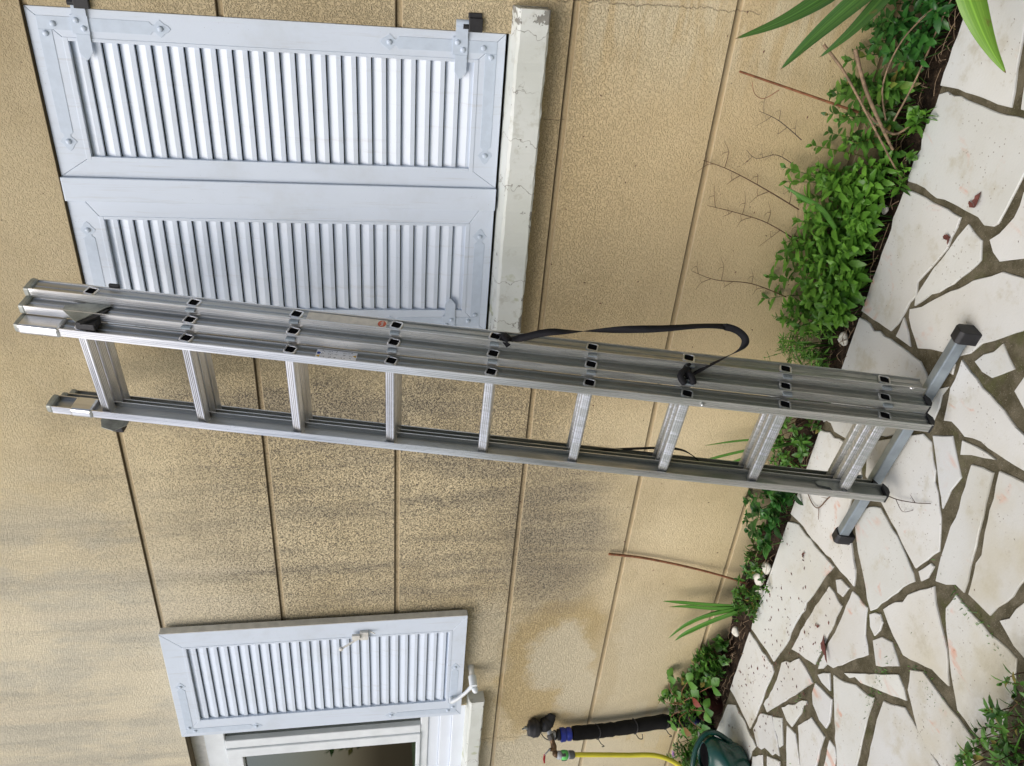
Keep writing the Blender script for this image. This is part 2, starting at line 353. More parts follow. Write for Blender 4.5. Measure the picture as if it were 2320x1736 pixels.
M['orange'] = simple('orange_red_print', (.62, .12, .05), .55, var=.05); M['yellow'] = simple('yellow_print', (.75, .47, .03), .5); M['ink'] = simple('black_ink', (.03, .03, .04), .6)
M['iblue'] = simple('blue_print', (.03, .07, .35), .5)
def leafmat(name, c1, c2, sc=30, rough=.42, yellow=None):
    t = NT(name); g = t.n('ShaderNodeNewGeometry').outputs['Random Per Island']
    c = t.mix(g, c1, c2); c = t.mix(t.math('MULTIPLY', t.ss(t.noise(sc, 3), .4, .7), .35), c, tuple(v*.55 for v in c1))
    if yellow: c = t.mix(t.ss(g, .93, .95), c, yellow)
    t.col(c); t.p(rough=rough); t.bump(t.noise(220, 2), .2, .001)
    tr = t.n('ShaderNodeBsdfTranslucent'); t.t.links.new(c, tr.inputs[0])
    mx = t.n('ShaderNodeMixShader'); mx.inputs[0].default_value = .28
    t.t.links.new(t.b.outputs[0], mx.inputs[1]); t.t.links.new(tr.outputs[0], mx.inputs[2]); t.t.links.new(mx.outputs[0], t.out.inputs[0]); return t.mat
M['mint'] = leafmat('mint_leaf', (.055, .165, .018), (.18, .40, .05))
M['weed'] = leafmat('weed_leaf', (.03, .10, .016), (.13, .31, .045), yellow=(.28, .24, .06))
M['round'] = leafmat('round_leaf', (.022, .10, .02), (.06, .20, .035), rough=.3)
M['berry'] = leafmat('strawberry_leaf', (.05, .17, .02), (.15, .34, .05), yellow=(.25, .06, .04))
M['iris'] = leafmat('iris_blade', (.075, .20, .035), (.12, .27, .05), sc=12, rough=.35)
M['irisb'] = leafmat('young_iris_blade', (.22, .44, .05), (.26, .50, .06), sc=6, rough=.35)
M['grass'] = leafmat('grass_blade', (.09, .25, .03), (.19, .40, .06))
M['twig'] = simple('brown_twig', (.12, .06, .03), .8, var=.25, scale=60); M['redtwig'] = simple('red_brown_stem', (.25, .10, .045), .6, var=.2, scale=50)
M['stalk'] = simple('dry_stalk', (.24, .165, .10), .75, var=.25, scale=50); M['dtwig'] = simple('dark_tendril', (.06, .035, .03), .9, var=.2)
M['dead'] = simple('dead_leaf', (.13, .04, .03), .7, var=.25, scale=60)
M['lilac'] = simple('lilac_petals', (.32, .18, .42), .6)
def soil_mat():
    t = NT('bed_soil'); c = t.mix(t.ss(t.noise(40, 5, .7), .35, .65), (.016, .011, .008), (.06, .04, .026))
    c = t.mix(t.math('MULTIPLY', t.ss(t.voro(90), .25, .1), .5), c, (.16, .11, .075)); t.col(c); t.p(rough=.95, spec=.2); t.bump(t.noise(110, 5, .75), 1, .008); return t.mat
M['soil'] = soil_mat()
def lawn_mat():
    t = NT('lawn_green'); t.col(t.mix(t.noise(30, 5, .7), (.035, .07, .015), (.09, .15, .035))); t.p(rough=.95); t.bump(t.noise(80, 4), 1, .02); return t.mat
M['lawn'] = lawn_mat()
def iris_mat(name, c1, c2):
    t = NT(name); a = t.n('ShaderNodeVertexColor'); a.layer_name = 'blade'; u, v, w = t.xyz(a.outputs[0])
    cv = t.n('ShaderNodeCombineXYZ'); t.set(cv.inputs[0], t.math('MULTIPLY', u, 16)); t.set(cv.inputs[1], t.math('MULTIPLY', v, 1.2)); t.set(cv.inputs[2], t.math('MULTIPLY', w, 9))
    n = t.noise(1.0, 3, .6, v=cv.outputs[0]); c = t.mix(t.ss(n, .35, .65), c1, c2)
    c = t.mix(t.math('MULTIPLY', t.ss(t.math('ABSOLUTE', t.math('SUBTRACT', u, .5)), .06, .0), .5), c, tuple(x*1.7 for x in c2))
    c = t.mix(t.math('MULTIPLY', t.ss(t.noise(26, 3), .64, .70), .6), c, (.20, .16, .05))
    c = t.mix(t.ss(v, .965, .99), c, (.22, .14, .06)); t.col(c); t.p(rough=.36); t.bump(n, .5, .001)
    tr = t.n('ShaderNodeBsdfTranslucent'); t.t.links.new(c, tr.inputs[0]); mx = t.n('ShaderNodeMixShader'); mx.inputs[0].default_value = .25
    t.t.links.new(t.b.outputs[0], mx.inputs[1]); t.t.links.new(tr.outputs[0], mx.inputs[2]); t.t.links.new(mx.outputs[0], t.out.inputs[0]); return t.mat
M['iris'] = iris_mat('iris_blade', (.045, .13, .03), (.09, .21, .04)); M['irisb'] = iris_mat('young_iris_blade', (.17, .36, .045), (.24, .45, .06)); M['grass'] = iris_mat('grass_blade', (.06, .19, .025), (.12, .30, .045))
gt_ = None
def glass_mat():
    t = NT('window_glass'); t.t.nodes.remove(t.b)
    tr = t.n('ShaderNodeBsdfTransparent'); tr.inputs[0].default_value = (.80, .84, .82, 1)
    gl = t.n('ShaderNodeBsdfGlossy'); gl.inputs['Roughness'].default_value = .02; gl.inputs[0].default_value = (.62, .64, .60, 1)
    fr = t.n('ShaderNodeFresnel'); fr.inputs[0].default_value = 2.1
    mx = t.n('ShaderNodeMixShader'); t.t.links.new(t.math('MAXIMUM', fr.outputs[0], .42), mx.inputs[0]); t.t.links.new(tr.outputs[0], mx.inputs[1]); t.t.links.new(gl.outputs[0], mx.inputs[2])
    t.t.links.new(mx.outputs[0], t.out.inputs[0]); return t.mat
M['glass'] = glass_mat()

# ================================================================ the setting
# ---- house wall: courses with recessed joints, openings for the two windows
GROOVES = [.086, .575, 1.050, 1.536, 2.000, 2.474]
OPEN = [(-1.322, -.372, 1.222, 2.480), (-5.0, -3.34, 1.200, 2.480)]
def house_wall():
    prof = [(-.25, 0.0)]
    for g in GROOVES: prof += [(g-.0105, 0), (g-.0085, .0018), (g-.0070, .0070), (g+.0080, .0085), (g+.0088, 0.0)]
    prof.append((4.2, 0.0))
    zs = [p[0] for p in prof]
    def yat(z):
        for (a, ya), (b, yb) in zip(prof, prof[1:]):
            if a <= z <= b: return ya+(yb-ya)*(z-a)/(b-a)
        return 0
    for o in OPEN: zs += [o[2], o[3]]
    zs = sorted(set(zs)); xs = sorted(set([-9.0, 4.0]+[v for o in OPEN for v in o[:2]]+[-8+.5*i for i in range(24)]))
    b = MB()
    for x0, x1 in zip(xs, xs[1:]):
        for z0, z1 in zip(zs, zs[1:]):
            if any(o[0]-1e-6 <= x0 and x1 <= o[1]+1e-6 and o[2]-1e-6 <= z0 and z1 <= o[3]+1e-6 for o in OPEN): continue
            b.add([(x0, yat(z0), z0), (x1, yat(z0), z0), (x1, yat(z1), z1), (x0, yat(z1), z1)], [(0, 1, 2, 3)])
    for x0, x1, z0, z1 in OPEN:                       # reveals
        dp = .30
        for q in (((x0, z0), (x0, z1)), ((x0, z1), (x1, z1)), ((x1, z1), (x1, z0)), ((x1, z0), (x0, z0))):
            (a, c), (d, e) = q
            b.add([(a, 0, c), (d, 0, e), (d, dp, e), (a, dp, c)], [(0, 1, 2, 3)])
    b.box((-9, .30, -.25), (-5.0, .36, 4.2)); b.box((-1.322, .26, 1.2), (-.372, .29, 2.5))
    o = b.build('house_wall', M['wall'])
    return tag(o, 'ochre rough-rendered house wall with horizontal joints, dark streaks and pale tide marks', 'house wall')
HW = house_wall()
# ---- room behind the open window
b = MB(); b.box((-5.2, 2.0, .9), (-2.6, 2.05, 2.9)); b.box((-5.2, .37, .9), (-5.15, 2.0, 2.9)); b.box((-2.65, .37, .9), (-2.6, 2.0, 2.9)); b.box((-5.2, .37, .85), (-2.6, 2.05, .9)); b.box((-5.2, .37, 2.9), (-2.6, 2.05, 2.95))
b.build('room_interior', simple('room_paint', (.72, .70, .55), .8), HW)
# ---- ground
b = MB(); b.box((-40, -60, -.08), (40, -6.0, -.045)); tag(b.build('lawn', M['lawn']), kind='structure')
b = MB(); b.box((-9, -6.0, -.12), (4, -.184, -.006)); tag(b.build('terrace_mortar', M['mortar']), kind='structure')
hb = MB(); hr = random.Random(41)  # hedge added out of view: blocks low sky light, gives the metal reflections
for i in range(6000):
    Y, Z = hr.uniform(-9, -.2), hr.uniform(0, 3.3)
    c = Vector((4.6+hr.uniform(-.25, 0), Y, Z)); hb.leaf(c, (hr.uniform(-1, .2), hr.uniform(-1, 1), hr.uniform(-1, 1)), (-1, 0, .3), hr.uniform(.14, .26), .12, .2, .3, 2, 0)
for i in range(9000):
    X, Z = hr.uniform(-17, 14), hr.uniform(0, 2.9)
    c = Vector((X, -9.0+hr.uniform(0, .25)+.12*math.sin(X*2.1)*math.sin(Z*3), Z)); hb.leaf(c, (hr.uniform(-1, 1), hr.uniform(-.2, 1), hr.uniform(-1, 1)), (0, 1, .3), hr.uniform(.14, .26), .12, .2, .3, 2, 0)
hroot = empty('added_unseen_hedge', (-1.5, -9.5, 0), 'unseen dark green hedge added to block low sky light and be reflected', 'hedge')
hb2 = MB(hroot.location); hb2.box((-17, -10.2, -.05), (14, -9.05, 2.75)); hb2.box((4.65, -9.0, -.05), (5.6, -.2, 3.2)); hb.v = [v-hroot.location for v in hb.v]
hb.build('added_hedge_foliage', M['weed'], hroot); hb2.build('added_hedge_core', simple('added_hedge_shade', (.02, .035, .012), .9), hroot)
rs = random.Random(3)
NX, NY = 420, 14
b = MB(); vs = []
for j in range(NY+1):
    for i in range(NX+1):
        X = -6.5+8.5*i/NX; Y = -.183+.19*j/NY
        vs.append((X, Y, -.028+rs.uniform(-.006, .008)+.012*math.sin(X*9)+.012*(j/NY)))
b.add(vs, [(j*(NX+1)+i, j*(NX+1)+i+1, (j+1)*(NX+1)+i+1, (j+1)*(NX+1)+i) for j in range(NY) for i in range(NX)], 0, True)
tag(b.build('soil_bed', M['soil']), kind='structure')
SLABS = [[(-0.07,-0.182),(-0.245,-0.182),(-0.412,-0.184),(-0.407,-0.228),(-0.403,-0.33),(-0.404,-0.433),(-0.4,-0.482),(-0.362,-0.472),(-0.315,-0.452),(-0.249,-0.432),(-0.14,-0.401),(-0.053,-0.371)],
[(-0.261,-0.47),(-0.356,-0.501),(-0.396,-0.517),(-0.389,-0.59),(-0.36,-0.628),(-0.243,-0.572)],
[(-0.434,-0.19),(-0.42,-0.221),(-0.421,-0.312),(-0.422,-0.444),(-0.412,-0.54),(-0.409,-0.591),(-0.497,-0.657),(-0.528,-0.612),(-0.59,-0.606),(-0.669,-0.596),(-0.681,-0.584),(-0.68,-0.521),(-0.685,-0.368),(-0.685,-0.27),(-0.693,-0.187),(-0.687,-0.182)],
[(-0.716,-0.592),(-0.75,-0.653),(-0.731,-0.686),(-0.71,-0.724),(-0.678,-0.786),(-0.537,-0.754),(-0.503,-0.678),(-0.567,-0.636),(-0.634,-0.639),(-0.689,-0.615)],
[(-0.72,-0.186),(-0.709,-0.25),(-0.705,-0.365),(-0.704,-0.457),(-0.733,-0.459),(-0.799,-0.454),(-0.904,-0.404),(-1.005,-0.388),(-1.041,-0.383),(-1.123,-0.353),(-1.141,-0.182),(-1.001,-0.184),(-0.875,-0.187)],
[(-0.709,-0.496),(-0.728,-0.565),(-0.774,-0.59),(-0.791,-0.583),(-0.848,-0.545),(-0.941,-0.46),(-1.003,-0.413),(-0.98,-0.403),(-0.906,-0.422),(-0.838,-0.446),(-0.79,-0.464),(-0.75,-0.477)],
[(-1.022,-0.398),(-1.009,-0.417),(-0.896,-0.529),(-0.814,-0.618),(-0.768,-0.677),(-0.752,-0.75),(-0.739,-0.806),(-0.831,-0.869),(-0.864,-0.819),(-0.905,-0.775),(-0.964,-0.711),(-1.008,-0.688),(-1.041,-0.649),(-1.053,-0.61),(-1.063,-0.585),(-1.078,-0.545),(-1.105,-0.493),(-1.09,-0.471),(-1.069,-0.436),(-1.045,-0.408)],
[(-1.056,-0.387),(-1.125,-0.383),(-1.118,-0.461),(-1.085,-0.428)],
[(-1.164,-0.183),(-1.145,-0.362),(-1.133,-0.523),(-1.17,-0.601),(-1.282,-0.636),(-1.402,-0.529),(-1.565,-0.321),(-1.58,-0.196),(-1.597,-0.182),(-1.383,-0.182)],
[(-1.311,-0.646),(-1.31,-0.687),(-1.351,-0.721),(-1.42,-0.788),(-1.472,-0.836),(-1.562,-0.883),(-1.681,-0.834),(-1.624,-0.611),(-1.601,-0.488),(-1.502,-0.438),(-1.411,-0.534)],
[(-1.63,-0.182),(-1.577,-0.328),(-1.554,-0.416),(-1.637,-0.488),(-1.733,-0.469),(-1.777,-0.473),(-1.82,-0.517),(-1.864,-0.56),(-1.912,-0.612),(-1.968,-0.635),(-1.985,-0.517),(-2.024,-0.251),(-2.041,-0.182),(-1.817,-0.182)],
[(-1.29,-0.683),(-1.243,-0.75),(-1.322,-0.84),(-1.38,-0.827),(-1.447,-0.828),(-1.379,-0.763)],
[(-1.265,-0.853),(-1.235,-0.926),(-1.291,-0.94),(-1.355,-0.959),(-1.411,-0.972),(-1.509,-0.997),(-1.59,-1.017),(-1.595,-0.982),(-1.647,-0.919),(-1.575,-0.899),(-1.466,-0.88),(-1.362,-0.869)],
[(-1.217,-0.941),(-1.19,-1.021),(-1.172,-1.08),(-1.355,-1.194),(-1.4,-1.151),(-1.495,-1.139),(-1.569,-1.118),(-1.58,-1.033),(-1.519,-1.018),(-1.452,-1.011),(-1.326,-0.968)],
[(-1.23,-0.788),(-1.212,-0.842),(-1.199,-0.917),(-1.223,-0.878),(-1.269,-0.804)],
[(-1.039,-0.67),(-1.05,-0.714),(-1.064,-0.807),(-1.088,-0.958),(-1.101,-1.036),(-1.142,-1.061),(-1.165,-1.006),(-1.19,-0.878),(-1.225,-0.7),(-1.13,-0.673)],
[(-1.019,-0.713),(-0.927,-0.775),(-0.963,-0.843),(-1.024,-0.789)],
[(-1.011,-0.872),(-0.962,-0.88),(-0.899,-0.912),(-1.06,-1.017),(-1.035,-0.926)],
[(-1.087,-0.599),(-1.064,-0.652),(-1.095,-0.659),(-1.103,-0.609)],
[(-1.182,-0.601),(-1.133,-0.663),(-1.204,-0.663),(-1.257,-0.663),(-1.284,-0.642)],
[(-1.744,-0.493),(-1.639,-0.605),(-1.657,-0.685),(-1.678,-0.773),(-1.702,-0.833),(-1.718,-0.852),(-1.841,-0.797),(-1.968,-0.744),(-1.949,-0.711),(-1.902,-0.661),(-1.872,-0.621),(-1.822,-0.563)],
[(-2.082,-0.182),(-2.038,-0.245),(-2.025,-0.376),(-2.001,-0.509),(-2.062,-0.49),(-2.225,-0.457),(-2.356,-0.438),(-2.51,-0.428),(-2.663,-0.394),(-2.686,-0.274),(-2.704,-0.187),(-2.679,-0.182),(-2.338,-0.182)],
[(-2.03,-0.544),(-2.005,-0.565),(-1.994,-0.617),(-2.052,-0.605),(-2.062,-0.576)],
[(-2.082,-0.527),(-2.083,-0.619),(-2.146,-0.615),(-2.297,-0.613),(-2.41,-0.61),(-2.499,-0.466),(-2.313,-0.483),(-2.178,-0.509)],
[(-1.989,-0.637),(-1.973,-0.726),(-2.032,-0.751),(-2.105,-0.812),(-2.236,-0.741),(-2.32,-0.696),(-2.405,-0.633),(-2.269,-0.628),(-2.127,-0.639)],
[(-1.981,-0.746),(-1.936,-0.786),(-1.949,-0.809),(-1.982,-0.814),(-2.022,-0.803),(-2.015,-0.772)],
[(-1.909,-0.79),(-1.775,-0.851),(-1.665,-0.922),(-1.701,-0.952),(-1.738,-0.999),(-1.779,-1.053),(-1.864,-1.117),(-1.881,-1.047),(-1.955,-0.934),(-1.941,-0.869)],
[(-2.041,-0.804),(-1.993,-0.831),(-1.966,-0.874),(-1.986,-0.915),(-2.002,-0.939),(-2.099,-0.86)],
[(-1.678,-0.849),(-1.617,-0.876),(-1.615,-0.891),(-1.665,-0.889),(-1.695,-0.873)],
[(-2.729,-0.182),(-2.686,-0.392),(-2.698,-0.415),(-2.799,-0.411),(-3.006,-0.414),(-3.098,-0.406),(-3.109,-0.23),(-3.12,-0.186)],
[(-3.204,-0.205),(-3.138,-0.257),(-3.117,-0.481),(-3.172,-0.468),(-3.347,-0.49),(-3.477,-0.49),(-3.929,-0.182),(-3.428,-0.189)],
[(-2.609,-0.441),(-2.483,-0.522),(-2.475,-0.567),(-2.479,-0.638),(-2.604,-0.588),(-2.895,-0.468),(-2.891,-0.432),(-2.704,-0.451)],
[(-2.95,-0.433),(-2.875,-0.498),(-2.914,-0.578),(-2.959,-0.629),(-3.103,-0.49),(-3.07,-0.425)],
[(-2.866,-0.509),(-2.804,-0.559),(-2.893,-0.621),(-2.927,-0.61)],
[(-2.767,-0.537),(-2.578,-0.644),(-2.584,-0.654),(-2.686,-0.639),(-2.765,-0.627),(-2.777,-0.59)],
[(-2.423,-0.644),(-2.353,-0.692),(-2.405,-0.729),(-2.425,-0.678)],
[(-2.464,-0.649),(-2.421,-0.752),(-2.467,-0.773),(-2.547,-0.784),(-2.561,-0.741),(-2.548,-0.68),(-2.516,-0.654)],
[(-2.336,-0.712),(-2.201,-0.907),(-2.293,-0.922),(-2.474,-0.966),(-2.532,-0.99),(-2.647,-0.932),(-2.478,-0.805)],
[(-2.274,-0.753),(-2.028,-0.95),(-2.064,-1.019),(-2.152,-0.918),(-2.221,-0.834)],
[(-2.164,-0.946),(-2.089,-1.025),(-2.094,-1.1),(-2.1,-1.214),(-2.102,-1.263),(-2.506,-1.03),(-2.357,-0.982),(-2.245,-0.955)],
[(-1.965,-0.981),(-1.922,-1.021),(-1.917,-1.11),(-1.908,-1.228),(-1.906,-1.299),(-2.002,-1.315),(-2.093,-1.234),(-2.094,-1.1),(-2.027,-1.005)],
[(-1.681,-0.988),(-1.618,-0.997),(-1.616,-1.077),(-1.602,-1.172),(-1.592,-1.238),(-1.683,-1.288),(-1.886,-1.307),(-1.895,-1.175),(-1.826,-1.101),(-1.756,-1.043)],
[(-2.714,-0.655),(-2.601,-0.699),(-2.583,-0.793),(-2.729,-0.817),(-2.885,-0.787),(-2.808,-0.727)],
[(-2.794,-0.6),(-2.765,-0.657),(-2.819,-0.719),(-2.879,-0.777),(-2.994,-0.721),(-2.874,-0.641)],
[(-2.563,-0.82),(-2.555,-0.852),(-2.657,-0.926),(-2.761,-0.863)],
[(-3.183,-0.484),(-3.092,-0.536),(-3.188,-0.603),(-3.298,-0.535)],
[(-3.054,-0.564),(-2.976,-0.64),(-3.039,-0.693),(-3.139,-0.632)],
[(-1.553,-1.149),(-1.449,-1.181),(-1.383,-1.211),(-1.506,-1.287),(-1.57,-1.256),(-1.561,-1.18)]]
def rough_poly(p, r, step=.03, amp=.0022):
    out = []
    for i in range(len(p)):
        a, c = p[i], p[(i+1) % len(p)]; L = math.dist(a, c); n = max(1, int(L/step))
        bedge = abs(a[1]+.182) < .002 and abs(c[1]+.182) < .002
        ragged = amp*(2.3 if r.random() < .4 else .7)
        for k in range(n):
            f = k/n; d = 0 if (bedge or k == 0) else r.gauss(0, ragged)
            nx, ny = -(c[1]-a[1])/(L or 1), (c[0]-a[0])/(L or 1)
            out.append((a[0]+(c[0]-a[0])*f+nx*d, a[1]+(c[1]-a[1])*f+ny*d))
    return out
def area(p): return .5*sum(p[i][0]*p[(i+1) % len(p)][1]-p[(i+1) % len(p)][0]*p[i][1] for i in range(len(p)))
def in_frame(X, Y):
    d = Vector((X, Y+2.38, -1.61)); z = d.dot(cz)
    if z < .05: return False
    u, v = d.dot(cx)/z*1821.4, d.dot(cy)/z*1821.4
    return abs(u) < 1165 and abs(v) < 880
def vor_cells():
    r = random.Random(11); seeds = [(-6.8+.34*i+r.uniform(-.15, .15), -5.8+.34*j+r.uniform(-.15, .15)) for i in range(30) for j in range(17)]
    cells = []
    for s in seeds:
        poly = [(s[0]-.6, s[1]-.6), (s[0]+.6, s[1]-.6), (s[0]+.6, s[1]+.6), (s[0]-.6, s[1]+.6)]
        for q in seeds:
            if q is s or math.dist(s, q) > 1.1: continue
            mx, my = (s[0]+q[0])/2, (s[1]+q[1])/2; dx, dy = q[0]-s[0], q[1]-s[1]; L = math.hypot(dx, dy)
            out = []; g = .012
            for i in range(len(poly)):
                a, c = poly[i], poly[(i+1) % len(poly)]
                da = ((a[0]-mx)*dx+(a[1]-my)*dy)/L+g; dc = ((c[0]-mx)*dx+(c[1]-my)*dy)/L+g
                if da <= 0: out.append(a)
                if da*dc < 0: f = da/(da-dc); out.append((a[0]+(c[0]-a[0])*f, a[1]+(c[1]-a[1])*f))
            poly = out
            if len(poly) < 3: break
        if len(poly) < 3: continue
        poly = [(a, min(c, -.182)) for a, c in poly]
        if abs(area(poly)) < .01: continue
        if any(in_frame(a, c) for a, c in poly) or in_frame(*s): continue
        cells.append(poly)
    return cells
TR = [p for p in SLABS]
def near_traced(poly):
    for p in TR:
        if min(v[0] for v in p) < max(v[0] for v in poly) and max(v[0] for v in p) > min(v[0] for v in poly) and min(v[1] for v in p) < max(v[1] for v in poly) and max(v[1] for v in p) > min(v[1] for v in poly): return True
    return False
b = MB(); rr = random.Random(5); tones = []
for q in TR+[c for c in vor_cells() if not near_traced(c)]:
    if area(q) < 0: q = q[::-1]
    q = rough_poly(q, rr); h = rr.uniform(-.0012, .0012); n0 = len(b.f)
    b.prism(q, lambda a, c, z: (a, c, z), -.035, h, 0, .0025)
    k = rr.uniform(.84, 1.0); w = rr.uniform(-.03, .03)
    tones += [(k+w*.3, k, k-abs(w))]*(len(b.f)-n0)
o = b.build('crazy_paving', M['marble']); tag(o, kind='structure')
ca = o.data.color_attributes.new('tone', 'FLOAT_COLOR', 'CORNER')
for p_, tn in zip(o.data.polygons, tones):
    for li in p_.loop_indices: ca.data[li].color = (*tn, 1)
# ---- sills
def sill(name, x0, x1, z0, z1, label):
    r = random.Random(9); b = MB(); n = 46; prof = [(.02, z1+.004), (-.052, z1-.006), (-.060, z1-.014), (-.060, z0+.006), (-.055, z0), (.02, z0)]
    vs = []
    for i in range(n+1):
        for k, (y, z) in enumerate(prof): vs.append((x0+(x1-x0)*i/n, y+r.uniform(-.0012, .0012), z+(r.uniform(-.0014, .0014) if 0 < k < 5 else 0)))
    m = len(prof); b.add(vs, [(i*m+k, (i+1)*m+k, (i+1)*m+(k+1) % m, i*m+(k+1) % m) for i in range(n) for k in range(m)])
    b.add(vs[:m], [tuple(range(m))]); b.add(vs[-m:], [tuple(reversed(range(m)))])
    o = b.build(name, M['sill']); return tag(o, label, 'window sill')
sill('window_sill', -1.345, -.298, 1.131, 1.226, 'thick white painted window sill with chipped ends and cracks below the closed shutters')
sill('window_sill', -5.1, -3.245, 1.131, 1.205, 'white painted window sill with flaking edge under the uncovered window')
# ================================================================ shutters
def strap_outline(L, w):
    """one arm of an iron strap along +a from 0 to L, half width w, fleur end"""
    h = w/2
    return [(0, -h), (L-.052, -h), (L-.046, -h*.55), (L-.040, -h*.5), (L-.034, -h*.95), (L-.026, -h*1.35), (L-.016, -h*.8), (L-.006, -h*.45), (L, 0),
            (L-.006, h*.45), (L-.016, h*.8), (L-.026, h*1.35), (L-.034, h*.95), (L-.040, h*.5), (L-.046, h*.55), (L-.052, h), (0, h)]
def shutter(name, x0, x1, z0, z1, yf, thick, hinge, louv, label, group, straps=('b', 't'), tongue=True):
    """louv = (lx0, lx1, lz0, lz1); hinge = +1 hinge on the +x side"""
    root = empty(name, ((x0+x1)/2, yf+thick, z0), label, 'shutter', group); off = root.location
    lx0, lx1, lz0, lz1 = louv; F = lambda a, c, h: (a, yf-h, c); g = .0004
    b = MB(off)
    quads = [[(x0, z0), (x1, z0), (lx1, lz0), (lx0, lz0)], [(x1, z0), (x1, z1), (lx1, lz1), (lx1, lz0)], [(x1, z1), (x0, z1), (lx0, lz1), (lx1, lz1)], [(x0, z1), (x0, z0), (lx0, lz0), (lx0, lz1)]]
    for q in quads:
        cxm = sum(p[0] for p in q)/4; czm = sum(p[1] for p in q)/4
        q = [(p[0]+(cxm-p[0])*.0012, p[1]+(czm-p[1])*.0012) for p in q]
        b.prism(q, F, -thick, 0, 0, 0)
    fr = b.build('frame', [M['pvc']], root, bevel=.0015)
    b = MB(off)                                            # glazing bead round the louvres, one step lower
    i = .009; y0, y1 = yf-.0015, yf+.012
    for lo, hi in (((lx0-.004, lz0-.004), (lx1+.004, lz0+i)), ((lx0-.004, lz1-i), (lx1+.004, lz1+.004)), ((lx0-.004, lz0+i), (lx0+i*.6, lz1-i)), ((lx1-i*.6, lz0+i), (lx1+.004, lz1-i))):
        b.box((lo[0], y0, lo[1]), (hi[0], y1, hi[1]))
    b.build('louvre_bead', M['pvc'], root, bevel=.001)
    b = MB(off); P = .0412; z = lz1-.004; A, B = lx0+.004, lx1-.004     # saw-tooth louvres
    while z > lz0+.006:
        zb = max(z-P, lz0+.004)
        pts = [(yf+.0168, z-.0012), (yf+.0062, z-.0262), (yf+.0058, z-.0268), (yf+.0058, z-.0392), (yf+.0064, z-.0396), (yf+.0120, z-.0396), (yf+.0200, z-.0390)]
        pts = [(y, max(q, lz0+.003)) for y, q in pts]
        b.add([(x, y, q) for x in (A, B) for y, q in pts], [(k, k+1, 7+k+1, 7+k) for k in range(6)])
        z -= P
    b.build('louvres', M['pvc'], root)
    b = MB(off); b.box((lx0, yf+.024, lz0), (lx1, yf+.028, lz1)); b.build('slot_shade_back', M['dark'], root)  # near-black sheet standing in for the shade behind the louvre slots
    hx = x1 if hinge > 0 else x0; s = -hinge               # straps
    for e in straps:
        zz, sz = (z0, 1) if e == 'b' else (z1, -1)
        b = MB(off); cxx = hx+s*.038; czz = zz+sz*.040
        arm = strap_outline(.325, .032)
        pts = [(czz+sz*(a-.016), cxx+c) for a, c in arm]
        b.prism([(c, a) for a, c in pts], F, 0, .0013, 0, .0004)
        b.prism([(cxx+s*(a+.0165), czz+c) for a, c in strap_outline(.315, .032)], F, 0, .0012, 0, .0004)
        st = b.build('corner_strap', M['strap_metal'], root)
        rv = [(cxx, czz+sz*.283), (cxx+s*.305, czz), (cxx+s*.002, czz+sz*.022), (cxx+s*.026, czz)]
        for k, (rx, rz) in enumerate(rv):
            b = MB(off); b.lathe((rx, yf-.002, rz), (0, -1, 0), [(.0075, 0), (.0072, .0018), (.0055, .0038), (.003, .0048), (0, .005)], 14); b.build('rivet', M['strap_metal'], st)
        if tongue:
            zc = zz+sz*.128; b = MB(off)
            b.box((min(cxx-.023, cxx+.023), yf-.0052, zc-.021), (max(cxx-.023, cxx+.023), yf-.0022, zc+.021))
            t0, t1 = cxx+s*.023, cxx+s*.088
            zt = zc-.003
            q = [(t0, zt-.017), (t1-s*.02, zt-.017), (t1, zt), (t1-s*.02, zt+.017), (t0, zt+.017)]
            b.prism(q, F, .0035, .0060, 0, .0004)
            k0 = cxx-s*.021                                  # knuckle band reaching past the shutter edge to the pin
            b.box((min(k0, hx-s*.026), yf-.0075, zt-.017), (max(k0, hx-s*.026), yf-.0045, zt+.017))
            b.tube([(hx-s*.022, yf-.003, zt-.0172), (hx-s*.022, yf-.003, zt+.0172)], .010, 14)
            b.build('hinge_band', M['strap_metal'], root, bevel=.0008)
            for dx, dz in ((-.010*s, .008), (.009*s, -.008)):
                b = MB(off); b.lathe((cxx+dx, yf-.0052, zc+dz), (0, -1, 0), [(.0075, 0), (.0072, .0018), (.0055, .0038), (.003, .0048), (0, .005)], 14); b.build('rivet', M['strap_metal'], st)
    return root
YS = .006
R1 = shutter('louvred_shutter', -.817, -.374, 1.2385, 2.4785, YS, .034, 1, (-.763, -.449, 1.316, 2.397),
    'closed bluish white louvred shutter with its hinges on the right, farther from the ladder', 'closed white louvred shutters')
R2 = shutter('louvred_shutter', -1.319, -.818, 1.2385, 2.4785, YS, .034, -1, (-1.243, -.937, 1.316, 2.397),
    'closed bluish white louvred shutter partly hidden behind the ladder, with the wide overlap strip', 'closed white louvred shutters')
b = MB(R2.location); b.box((-.886, YS-.011, 1.2375), (-.8165, YS-.0005, 2.4795)); b.build('overlap_strip', M['pvc'], R2, bevel=.002)
OS = shutter('louvred_shutter', -3.340, -2.668, 1.2375, 2.480, -.048, .033, -1, (-3.235, -2.757, 1.303, 2.397),
    'open white louvred shutter folded flat against the wall beside the bare window', 'open shutters', tongue=False)
b = MB(OS.location); b.box((-2.6678, -.0475, 1.240), (-2.6655, -.0155, 2.478)); b.build('edge_strip', M['edge'], OS)
